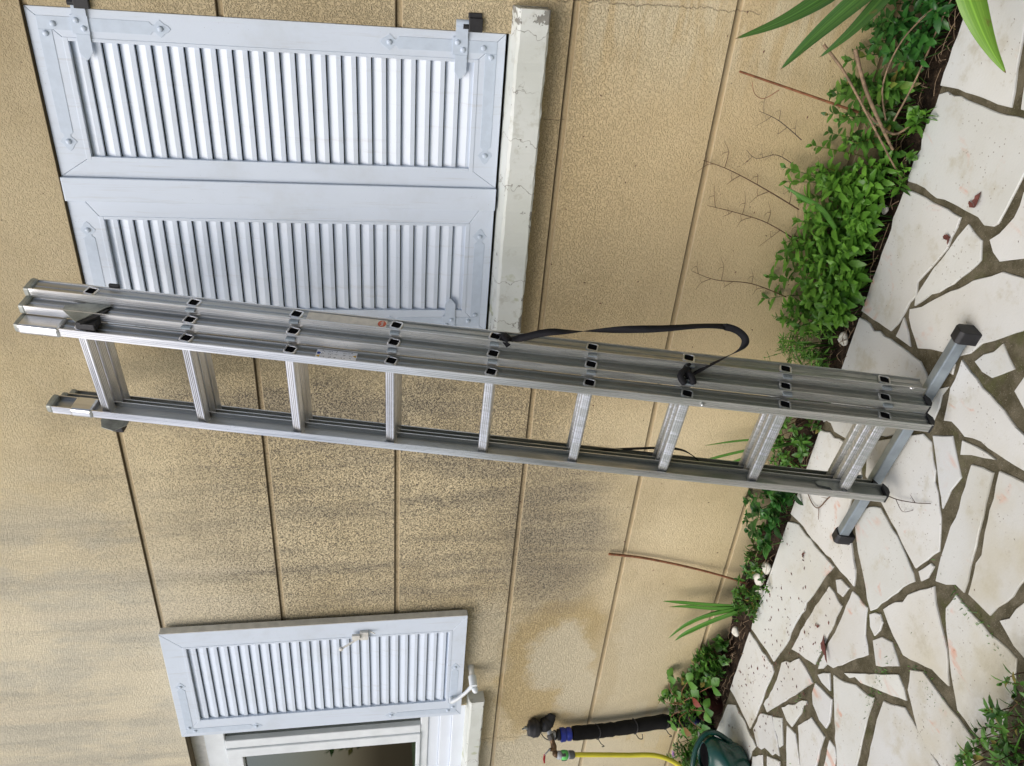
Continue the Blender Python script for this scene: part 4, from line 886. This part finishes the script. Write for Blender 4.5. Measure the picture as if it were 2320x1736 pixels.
def bush(name, label, cat, xr, yr, hr, count, leaf, stem, group=None, L=.036, Wd=.018, tooth=.16, lean=(0, -.05), nodes=6, spread=1.0, hfun=None):
    x0, x1 = xr; root = thing(name, ((x0+x1)/2, sum(yr)/2, -.02), label, cat, group); bl, bs = MB(root.location), MB(root.location)
    for i in range(count):
        x, y = R.uniform(x0, x1), R.uniform(*yr); h = R.uniform(*hr)
        if hfun: h *= hfun((x-x0)/(x1-x0))
        e = (y-yr[0])/(yr[1]-yr[0]+1e-6)                       # nearer the wall = taller
        h *= .62+.5*e
        tip = (x+R.uniform(-.05, .05)+lean[0], min(-.012, y+lean[1]*(1-e*.6)*R.uniform(.4, 1.3)), max(.02, h))
        shoot(bl, bs, (x, y, -.02), tip, nodes, L*R.uniform(.62, 1.2), Wd*R.uniform(.8, 1.2), tooth, 0, spread)
    bl.build('leaves', leaf, root); bs.build('stems', stem, root); return root
gm = 'mint clumps in the bed under the closed shutters'
hump = lambda f: .75+.35*math.sin(math.pi*min(1, max(0, f)))
bush('mint_clump', 'dense bright green mint clump closest to the ladder', 'mint plant', (-1.22, -.90), (-.17, -.02), (.12, .30), 64, M['mint'], M['weed'], gm, L=.050, Wd=.025, hfun=lambda f: .88)
bush('mint_clump', 'bushy mint clump between the densest clump and the dry stalks', 'mint plant', (-.92, -.64), (-.16, -.02), (.12, .31), 44, M['mint'], M['weed'], gm, L=.049, Wd=.024, hfun=hump)
bush('mint_clump', 'loose leggy mint clump growing up through dry stalks beside the iris', 'mint plant', (-.62, -.36), (-.13, -.02), (.10, .30), 24, M['weed'], M['weed'], gm, L=.046, Wd=.022, hfun=hump)
bush('mint_clump', 'large-leaved shaded clump at the foot of the iris blades', 'mint plant', (-.36, .02), (-.15, -.02), (.10, .26), 50, M['round'], M['weed'], gm, L=.046, Wd=.022)
bush('mint_clump', 'low mint tuft creeping over the paving edge below the dry stalks', 'mint plant', (-.72, -.52), (-.19, -.15), (.02, .06), 9, M['mint'], M['weed'], gm, L=.034, Wd=.017, lean=(0, -.03))
bush('feathery_weed', 'feathery yellow-green weed against the wall just behind the right ladder stile', 'weed', (-1.42, -1.24), (-.12, -.02), (.08, .24), 30, M['mint'], M['weed'], L=.030, Wd=.007, tooth=.4, nodes=8)
bush('low_weed', 'low dark weeds beside pale stones behind the ladder stiles', 'weed', (-1.62, -1.36), (-.16, -.02), (.02, .09), 26, M['weed'], M['twig'], L=.026, Wd=.013, nodes=4)
bush('low_weed', 'dark weed patch seen between the lowest two ladder rungs', 'weed', (-1.92, -1.60), (-.16, -.02), (.03, .13), 34, M['weed'], M['twig'], L=.032, Wd=.016, nodes=4)
bush('round_leaf_plant', 'glossy round-leaved plant spilling onto the paving just left of the ladder', 'plant', (-2.20, -1.88), (-.20, -.03), (.03, .15), 30, M['round'], M['weed'], L=.046, Wd=.036, tooth=0, nodes=3, spread=1.2, lean=(0, -.03))
bush('low_weed', 'thin creeping weeds around white stones along the wall left of the ladder', 'weed', (-2.68, -2.2), (-.11, -.02), (.02, .08), 44, M['weed'], M['twig'], L=.026, Wd=.014, nodes=4)
bush('clover_patch', 'small-leaved clover growing along the paving edge beside the grass tuft', 'clover', (-2.64, -2.42), (-.185, -.12), (.01, .035), 34, M['weed'], M['weed'], L=.015, Wd=.010, tooth=0, nodes=4)
bush('tall_weed', 'leafy nettle-like weed by the wall between the grass tuft and the black pipe', 'weed', (-3.40, -2.93), (-.10, -.02), (.06, .24), 60, M['weed'], M['twig'], L=.046, Wd=.028, tooth=.12, nodes=4, hfun=lambda f: 1.15-.6*f)
bush('pipe_weed', 'tangled green weeds at the foot of the black lagged pipe', 'weed', (-3.70, -3.42), (-.16, -.02), (.04, .16), 46, M['weed'], M['weed'], L=.034, Wd=.017, nodes=4)
bush('low_weed', 'dark green weeds covering the near lower corner of the paving', 'weed', (-2.05, -1.5), (-1.72, -1.28), (.03, .13), 150, M['weed'], M['twig'], L=.034, Wd=.013, nodes=4)
bush('corner_weed', 'blurred green weeds in the bed under the yellow hose', 'weed', (-4.3, -3.70), (-.17, -.02), (.04, .15), 60, M['weed'], M['weed'], L=.034, Wd=.017, nodes=4)
def blades(name, label, cat, specs, mat, parts='blade', fold=.35, group=None):
    base = Vector(specs[0][0][0]); root = thing(name, base, label, cat, group)
    for pts, w in specs:
        p = smooth(pts, 7); k = len(p); b = MB(root.location); vs = []
        for i, q in enumerate(p):
            f = i/(k-1); t = (p[min(i+1, k-1)]-p[max(i-1, 0)]).normalized()
            side = t.cross(Vector((0, -1, .25))).normalized(); up = side.cross(t); ww = w/2*min(1, (1-f)*2.6+.02)*(.7+.3*min(1, f*4))
            vs += [q-side*ww+up*ww*fold, q, q+side*ww+up*ww*fold]
        fs = []
        for i in range(k-1):
            a = i*3; fs += [(a, a+1, a+4, a+3), (a+1, a+2, a+5, a+4)]
        b.add(vs, fs, 0, True); o = b.build(parts, mat, root); ca = o.data.color_attributes.new('blade', 'FLOAT_COLOR', 'POINT')
        for i in range(len(vs)): ca.data[i].color = ((i % 3)/2, (i//3)/(k-1), (len(root.children) % 7)/7, 1)
        o.modifiers.new('thick', 'SOLIDIFY').thickness = .0009
    return root
blades('iris_plant', 'iris with broad grey-green sword blades leaning in front of the wall beyond the mint', 'iris', [
    ([(.12, -.08, 0), (.02, -.11, .16), (-.149, -.12, .320), (-.265, -.12, .475), (-.331, -.12, .620)], .050),
    ([(.10, -.12, 0), (0, -.17, .12), (-.115, -.20, .255), (-.290, -.20, .425), (-.390, -.20, .507)], .052),
    ([(.08, -.10, 0), (-.02, -.14, .10), (-.15, -.16, .21), (-.28, -.17, .31), (-.36, -.16, .38)], .040),
    ([(.14, -.06, 0), (.06, -.08, .25), (-.05, -.09, .48), (-.12, -.08, .66)], .045),
    ([(.16, -.10, 0), (.20, -.14, .3), (.26, -.2, .6)], .045)], M['iris'])
blades('bright_iris_blade', 'bright lime-green broad blade arching out over the paving corner', 'iris', [
    ([(.06, -.16, 0), (.02, -.28, .18), (-.05, -.38, .235), (-.114, -.44, .232), (-.20, -.49, .190), (-.262, -.52, .145), (-.306, -.55, .108)], .060)], M['irisb'])
blades('grass_tuft', 'tuft of long green grass blades leaning on the wall between ladder and open shutter', 'grass', [
    ([(-2.661, -.10, -.02), (-2.66, -.075, .15), (-2.658, -.05, .30), (-2.655, -.045, .37)], .020), ([(-2.665, -.10, -.02), (-2.68, -.08, .13), (-2.69, -.05, .25), (-2.70, -.04, .33)], .020),
    ([(-2.665, -.10, -.02), (-2.74, -.09, .12), (-2.84, -.07, .23), (-2.913, -.055, .266)], .026), ([(-2.66, -.10, -.02), (-2.72, -.08, .15), (-2.80, -.06, .24), (-2.90, -.05, .30)], .022), ([(-2.66, -.10, -.02), (-2.70, -.08, .10), (-2.76, -.06, .20)], .020)], M['grass'])
blades('grass_tuft', 'few long grass blades standing behind the left ladder stile', 'grass', [
    ([(-1.76, -.08, -.02), (-1.80, -.07, .18), (-1.85, -.055, .32), (-1.885, -.05, .39)], .012), ([(-1.75, -.09, -.02), (-1.80, -.08, .12), (-1.87, -.06, .24), (-1.94, -.05, .36)], .011), ([(-1.76, -.07, -.02), (-1.77, -.05, .2), (-1.80, -.04, .36)], .009)], M['grass'])
blades('curved_leaf', 'single pale green leaf blade lying across the mint', 'leaf', [([(-.87, -.15, .16), (-.80, -.15, .235), (-.77, -.13, .30), (-.745, -.10, .355)], .016)], M['grass'])
def stem(name, label, cat, paths, mat, group=None, part='stem'):
    root = thing(name, paths[0][0][0], label, cat, group); b = MB(root.location)
    for pts, r0, r1 in paths:
        p = smooth(pts, 6); b.tube(p, [r0+(r1-r0)*i/(len(p)-1) for i in range(len(p))], 6)
    b.build(part, mat, root); return root
b = MB(); q = random.Random(77); vs = [(-1.72, -1.50, .016)]
for i in range(40):
    a = 2*math.pi*i/40; rr2 = 1+.18*math.sin(3*a)+.12*math.sin(7*a+1)+q.uniform(-.05, .05); vs.append((-1.72+.30*rr2*math.cos(a), -1.50+.16*rr2*math.sin(a), -.004))
b.add(vs, [(0, 1+i, 1+(i+1) % 40) for i in range(40)], 0, True); tag(b.build('corner_soil', M['soil']), kind='structure')
stem('bare_stem', 'straight reddish brown cut stem leaning above the mint', 'twig', [([(-.534, -.10, .10), (-.48, -.08, .33), (-.428, -.05, .556)], .0045, .0035), ([(-.47, -.07, .43), (-.50, -.05, .46), (-.49, -.045, .49), (-.455, -.05, .51)], .0014, .0008)], M['redtwig'])
def dry(label, pts, r0, r1): return stem('dry_stalk', label, 'dry stalk', [(pts, r0, r1)], M['stalk'], 'dry stalks lying over the bed')
dry('long bent dry stalk arching from the bed centre to the paving edge', [(-.335, -.10, .345), (-.40, -.14, .28), (-.52, -.18, .18), (-.64, -.19, .07), (-.70, -.17, .0)], .0048, .002)
dry('flat pale dry stalk beside the bent one', [(-.335, -.15, .275), (-.44, -.18, .22), (-.55, -.19, .13), (-.60, -.18, .08)], .0062, .004)
dry('thin curved dry stalk rising near the paving edge by the iris', [(-.52, -.16, .12), (-.42, -.17, .17), (-.30, -.18, .16), (-.20, -.17, .08)], .0028, .002)
dry('thin dry stalk lying flat on the dark soil below the iris', [(-.52, -.17, .10), (-.40, -.18, .08), (-.25, -.175, .06), (-.1, -.17, .03)], .003, .002)
dry('short brown stalk crossing the soil by the leggy mint', [(-.50, -.13, .18), (-.56, -.16, .08), (-.50, -.17, .02)], .005, .003)
def branching(name, label, trunk, r0, mat, nb, blen, seed, cat='tendril', group=None, plane=True):
    q = random.Random(seed); p = smooth(trunk, 6); paths = [(trunk, r0, r0*.35)]
    for i in range(nb):
        a = p[int(len(p)*(i+1)/(nb+1.3))]; d = (p[-1]-p[0]).normalized(); s = d.cross(Vector((0, 1, 0)))*(1 if i % 2 else -1)
        e = a+(d*.5+s*q.uniform(.6, 1.1))*blen*q.uniform(.5, 1.1); mm = (a+e)/2+Vector((q.uniform(-.012, .012), 0, q.uniform(-.012, .012)))
        paths.append(([tuple(a), tuple(mm), tuple(e)], r0*.5, r0*.2))
        e2 = mm+(d*.3-s*.5)*blen*.5; paths.append(([tuple(mm), tuple((mm+e2)/2+Vector((.004, 0, .004))), tuple(e2)], r0*.35, r0*.15))
    return stem(name, label, cat, paths, mat, group)
gt = 'dead tendrils clinging to the wall above the mint'
branching('dead_tendril', 'long dead tendril reaching up the wall just above the dense mint clump', [(-.84, -.05, .25), (-.78, -.025, .38), (-.73, -.014, .50), (-.702, -.012, .594)], .0024, M['twig'], 6, .09, 1, group=gt)
branching('dead_tendril', 'second dead tendril on the wall, lower and left of the long one', [(-.96, -.05, .20), (-.90, -.02, .33), (-.87, -.014, .44), (-.848, -.012, .548)], .0022, M['twig'], 7, .08, 2, group=gt)
branching('dead_tendril', 'fine forked dead tendril on the wall near the paler bare stem', [(-.62, -.04, .30), (-.57, -.02, .38), (-.545, -.014, .45)], .0016, M['dtwig'], 5, .06, 3, group=gt)
branching('dead_tendril', 'faint blurred tendril on the wall closest to the ladder strap', [(-1.16, -.04, .20), (-1.12, -.02, .33), (-1.11, -.014, .46), (-1.08, -.012, .55)], .0020, M['twig'], 7, .08, 4, group=gt)
branching('dead_tendril', 'short tendril hooking over the wall joint above the curved leaf', [(-.70, -.03, .30), (-.675, -.02, .36), (-.69, -.014, .42), (-.665, -.012, .46)], .0015, M['dtwig'], 4, .05, 9, group=gt)
stem('dry_vine', 'thin dry brown vine running down the wall between the ladder and the grass tuft', 'vine', [([(-2.38, -.014, .651), (-2.41, -.016, .50), (-2.47, -.02, .30), (-2.53, -.03, .12), (-2.56, -.06, .0)], .0058, .0045)], M['redtwig'])
stem('thorny_twig', 'dark thorny twig lying on the paving in front of the left ladder stile foot', 'twig', [([(-1.60, -.56, .03), (-1.575, -.60, .022), (-1.545, -.67, .016), (-1.50, -.74, .01), (-1.46, -.79, .006)], .0022, .001), ([(-1.545, -.67, .016), (-1.56, -.71, .012), (-1.53, -.74, .006)], .0012, .0006), ([(-1.50, -.74, .01), (-1.485, -.72, .02)], .0012, .0005)], M['dtwig'])
stem('thorny_twig', 'curved reddish twig lying on the paving above the left rubber foot', 'twig', [([(-1.72, -.41, .012), (-1.80, -.37, .012), (-1.87, -.34, .01), (-1.89, -.30, .008), (-1.88, -.25, .007)], .0026, .0016), ([(-1.87, -.34, .01), (-1.91, -.36, .01)], .0016, .0008), ([(-1.80, -.37, .012), (-1.815, -.345, .02)], .0012, .0006)], M['twig'])
b0 = thing('dead_leaf', (-2.33, -.63, .004), 'curled red-brown dead leaf lying across a paving joint', 'dead leaf'); b = MB(b0.location)
b.leaf((-2.255, -.60, .004), (-.55, -.75, .04), (0, 0, 1), .10, .022, -.05, .9, 7, 0, .3); b.leaf((-2.27, -.61, .006), (-.9, -.5, .1), (0, 0, 1), .05, .016, .1, .8, 6, 0, .2); b.build('leaf_blade', M['dead'], b0)
for i, (x, y, s, lb) in enumerate(((-.66, -.50, .030, 'dark wet leaf fragment lying on the paving nearest the lime-green blade'), (-.765, -.455, .022, 'smaller brown leaf scrap on the paving, level with the dry stalks'), (-2.10, -.335, .016, 'tiny red leaf scrap on the long pale slab left of the ladder'), (-2.27, -.55, .015, 'tiny brown leaf scrap on the narrow slab above the curled dead leaf'))):
    b0 = thing('leaf_scrap', (x, y, .003), lb, 'leaf scrap'); b = MB(b0.location); b.leaf((x, y, .003), (math.cos(i*1.9), math.sin(i*1.9), .05), (0, 0, 1), s*1.5, s*.8, .05, .6, 6, 0, .3); b.leaf((x, y, .004), (math.cos(i*1.9+1.3), math.sin(i*1.9+1.3), .12), (0, 0, 1), s, s*.5, .1, .7, 5, 0, .3); b.build('leaf_blade', M['dead'], b0)
# dry grass, seeds and grit scattered about
def debris(name, mat, n, xr, yr, z, L, seed, cond=None):
    q = random.Random(seed); b = MB()
    for i in range(n):
        x, y = q.uniform(*xr), q.uniform(*yr)
        if cond and not cond(x, y, q): continue
        a = q.gauss(.9, .6); l = q.uniform(*L); d = Vector((math.cos(a), math.sin(a), 0)); s = Vector((-d.y, d.x, 0))*l*q.uniform(.1, .22); c = Vector((x, y, z))
        b.add([c-d*l/2, c+s, c+d*l/2, c-s, c+Vector((0, 0, l*.18))], [(0, 1, 4), (1, 2, 4), (2, 3, 4), (3, 0, 4)])
    return tag(b.build(name, mat), kind='stuff')
debris('scattered_seeds', M['dead'], 480, (-3.3, -2.1), (-.70, -.19), .002, (.005, .018), 3, lambda x, y, q: q.random() < math.exp(-((y+.38)/.22)**2)*(.4+.6*math.sin(x*7)**2))
debris('scattered_grit', M['twig'], 140, (-2.2, -.1), (-1.3, -.19), .0015, (.002, .007), 4)
q = random.Random(6); b = MB()
for i in range(220):
    x, y = q.uniform(-3.3, 0), -.182+q.random()**1.5*.12; a = q.uniform(0, 6.28); l = q.uniform(.03, .11); z = q.uniform(-.01, .03)
    b.tube(smooth([(x, y, z), (x+math.cos(a)*l*.5, y+math.sin(a)*l*.15, z+q.uniform(0, .02)), (x+math.cos(a)*l, y+math.sin(a)*l*.25, z)], 2), .0011, 4, cap=False)
tag(b.build('dry_grass_litter', M['stalk']), kind='stuff')
q = random.Random(16); b = MB()
for i in range(170):
    x, z = q.uniform(-3.4, 0), q.uniform(.05, 1.1); l = q.uniform(.003, .011); a = q.uniform(0, 6.28); d = Vector((math.cos(a), 0, math.sin(a))); s = Vector((-d.z, 0, d.x))*l*.22; c = Vector((x, -.001, z))
    if -.6 < (x+2.8) < .2: continue
    b.add([c-d*l/2, c+s, c+d*l/2, c-s, c+Vector((0, -l*.25, 0))], [(0, 1, 4), (1, 2, 4), (2, 3, 4), (3, 0, 4)])
tag(b.build('wall_specks', M['dead']), kind='stuff')
# moss in the joints
q = random.Random(12); b = MB()
for (x, y, rx, ry, n) in ((-2.35, -.62, .05, .02, 30), (-2.15, -.90, .16, .02, 120), (-2.55, -1.0, .1, .03, 120), (-1.95, -1.12, .03, .14, 110), (-2.0, -1.34, .25, .12, 260), (-1.62, -1.10, .02, .16, 80), (-2.9, -.83, .03, .12, 100), (-2.62, -.62, .02, .03, 20), (-1.86, -1.42, .2, .12, 300)):
    for i in range(n):
        px, py = x+q.gauss(0, rx*.6), y+q.gauss(0, ry*.6); b.leaf((px, py, -.006), (q.uniform(-1, 1), q.uniform(-1, 1), q.uniform(.2, 1.6)), (0, 0, 1), q.uniform(.006, .018), .003, .3, .3, 3)
tag(b.build('joint_moss', M['weed']), kind='stuff')
blades('grass_tuft', 'green grass tuft growing on the paving in the near lower corner of the terrace', 'grass', [([(-1.80+.02*math.cos(i*2.1), -1.40+.03*math.sin(i*1.3), -.01), (-1.80+.05*math.cos(i*2.1), -1.40+.05*math.sin(i*2.3), .05), (-1.80+.13*math.cos(i*2.1), -1.39+.10*math.sin(i*2.3), .06)], .007) for i in range(14)], M['grass'])
# stones
def stone(x, y, s, lb, z=0.0, sc=(1, .8, .6)):
    q = random.Random(int(abs(x*1000))); b = MB((x, y, z-.02)); n, m = 12, 7; vs = []
    for i in range(m+1):
        for j in range(n):
            th, ph = math.pi*i/m, 2*math.pi*j/n; r = s*(1+.12*math.sin(3*ph+x*9)+.1*math.sin(2*th+ph)); vs.append((x+r*sc[0]*math.sin(th)*math.cos(ph), y+r*sc[1]*math.sin(th)*math.sin(ph), z+r*sc[2]*math.cos(th)))
    b.add(vs, [(i*n+j, (i+1)*n+j, (i+1)*n+(j+1) % n, i*n+(j+1) % n) for i in range(m) for j in range(n)], 0, True)
    o = b.build('pebble', M['stone']); o.location = (x, y, z-.02); tag(o, lb, 'pebble', 'pale pebbles in the bed')
stone(-2.80, -.118, .026, 'round white pebble alone on the dark soil beside the grass tuft', .022)
stone(-2.36, -.158, .030, 'white stone nearest the round-leaved plant', .006); stone(-2.43, -.150, .034, 'largest of the white stones at the wall foot among thin weeds', .016, (1, .7, .7)); stone(-2.50, -.165, .028, 'white stone touching the paving edge', .004)
stone(-1.265, -.150, .026, 'pale stone at the paving edge just right of the ladder stiles', .008); stone(-1.42, -.14, .015, 'small pale stone behind the ladder stiles', .004); stone(-.80, -.14, .016, 'small pale stone in dark soil among dry stalks', .01)
# strawberry leaves over the pot
sb = thing('strawberry_plant', (-3.33, -.12, .1), 'strawberry plant with three-part leaves spreading from the terracotta pot', 'strawberry plant'); bl, bs = MB(sb.location), MB(sb.location)
for (x, y, z) in ((-3.41, -.17, .165), (-3.36, -.22, .10), (-3.30, -.08, .20), (-3.22, -.14, .15), (-3.25, -.20, .10), (-3.16, -.10, .17), (-3.34, -.06, .24), (-3.44, -.11, .20), (-3.12, -.16, .08), (-3.20, -.05, .24)):
    c = Vector((x, y, z)); bs.tube(smooth([(-3.325, -.115, .08), tuple((c+Vector((-3.325, -.115, .20)))/2), tuple(c)], 4), .0016, 5, cap=False)
    out = Vector((x+3.325, y+.115, 0)); out = out.normalized() if out.length > .01 else Vector((0, -1, 0))
    for k in (-1.25, 0, 1.25):
        d = Matrix.Rotation(k, 3, 'Z') @ out+Vector((0, 0, -.1)); bl.leaf(c, d, (0, -.5, 1), R.uniform(.050, .064), R.uniform(.044, .054), .3, .22, 9, 0, .10, .6)
bl.build('leaves', M['berry'], sb); bs.build('stems', M['redtwig'], sb)
fl = thing('lilac_flower', (-3.72, -.11, .12), 'small lilac flower among the weeds left of the black pipe', 'flower'); b = MB(fl.location)
for k in range(14): b.leaf((-3.72, -.11, .13), (math.cos(k*2.4), math.sin(k*2.4), .3+.05*k), (0, 0, 1), .022, .009, .2, .2, 3)
b.build('petals', M['lilac'], fl); b = MB(fl.location); b.tube([(-3.72, -.11, -.01), (-3.72, -.11, .13)], .0015, 5); b.build('stem', M['weed'], fl)
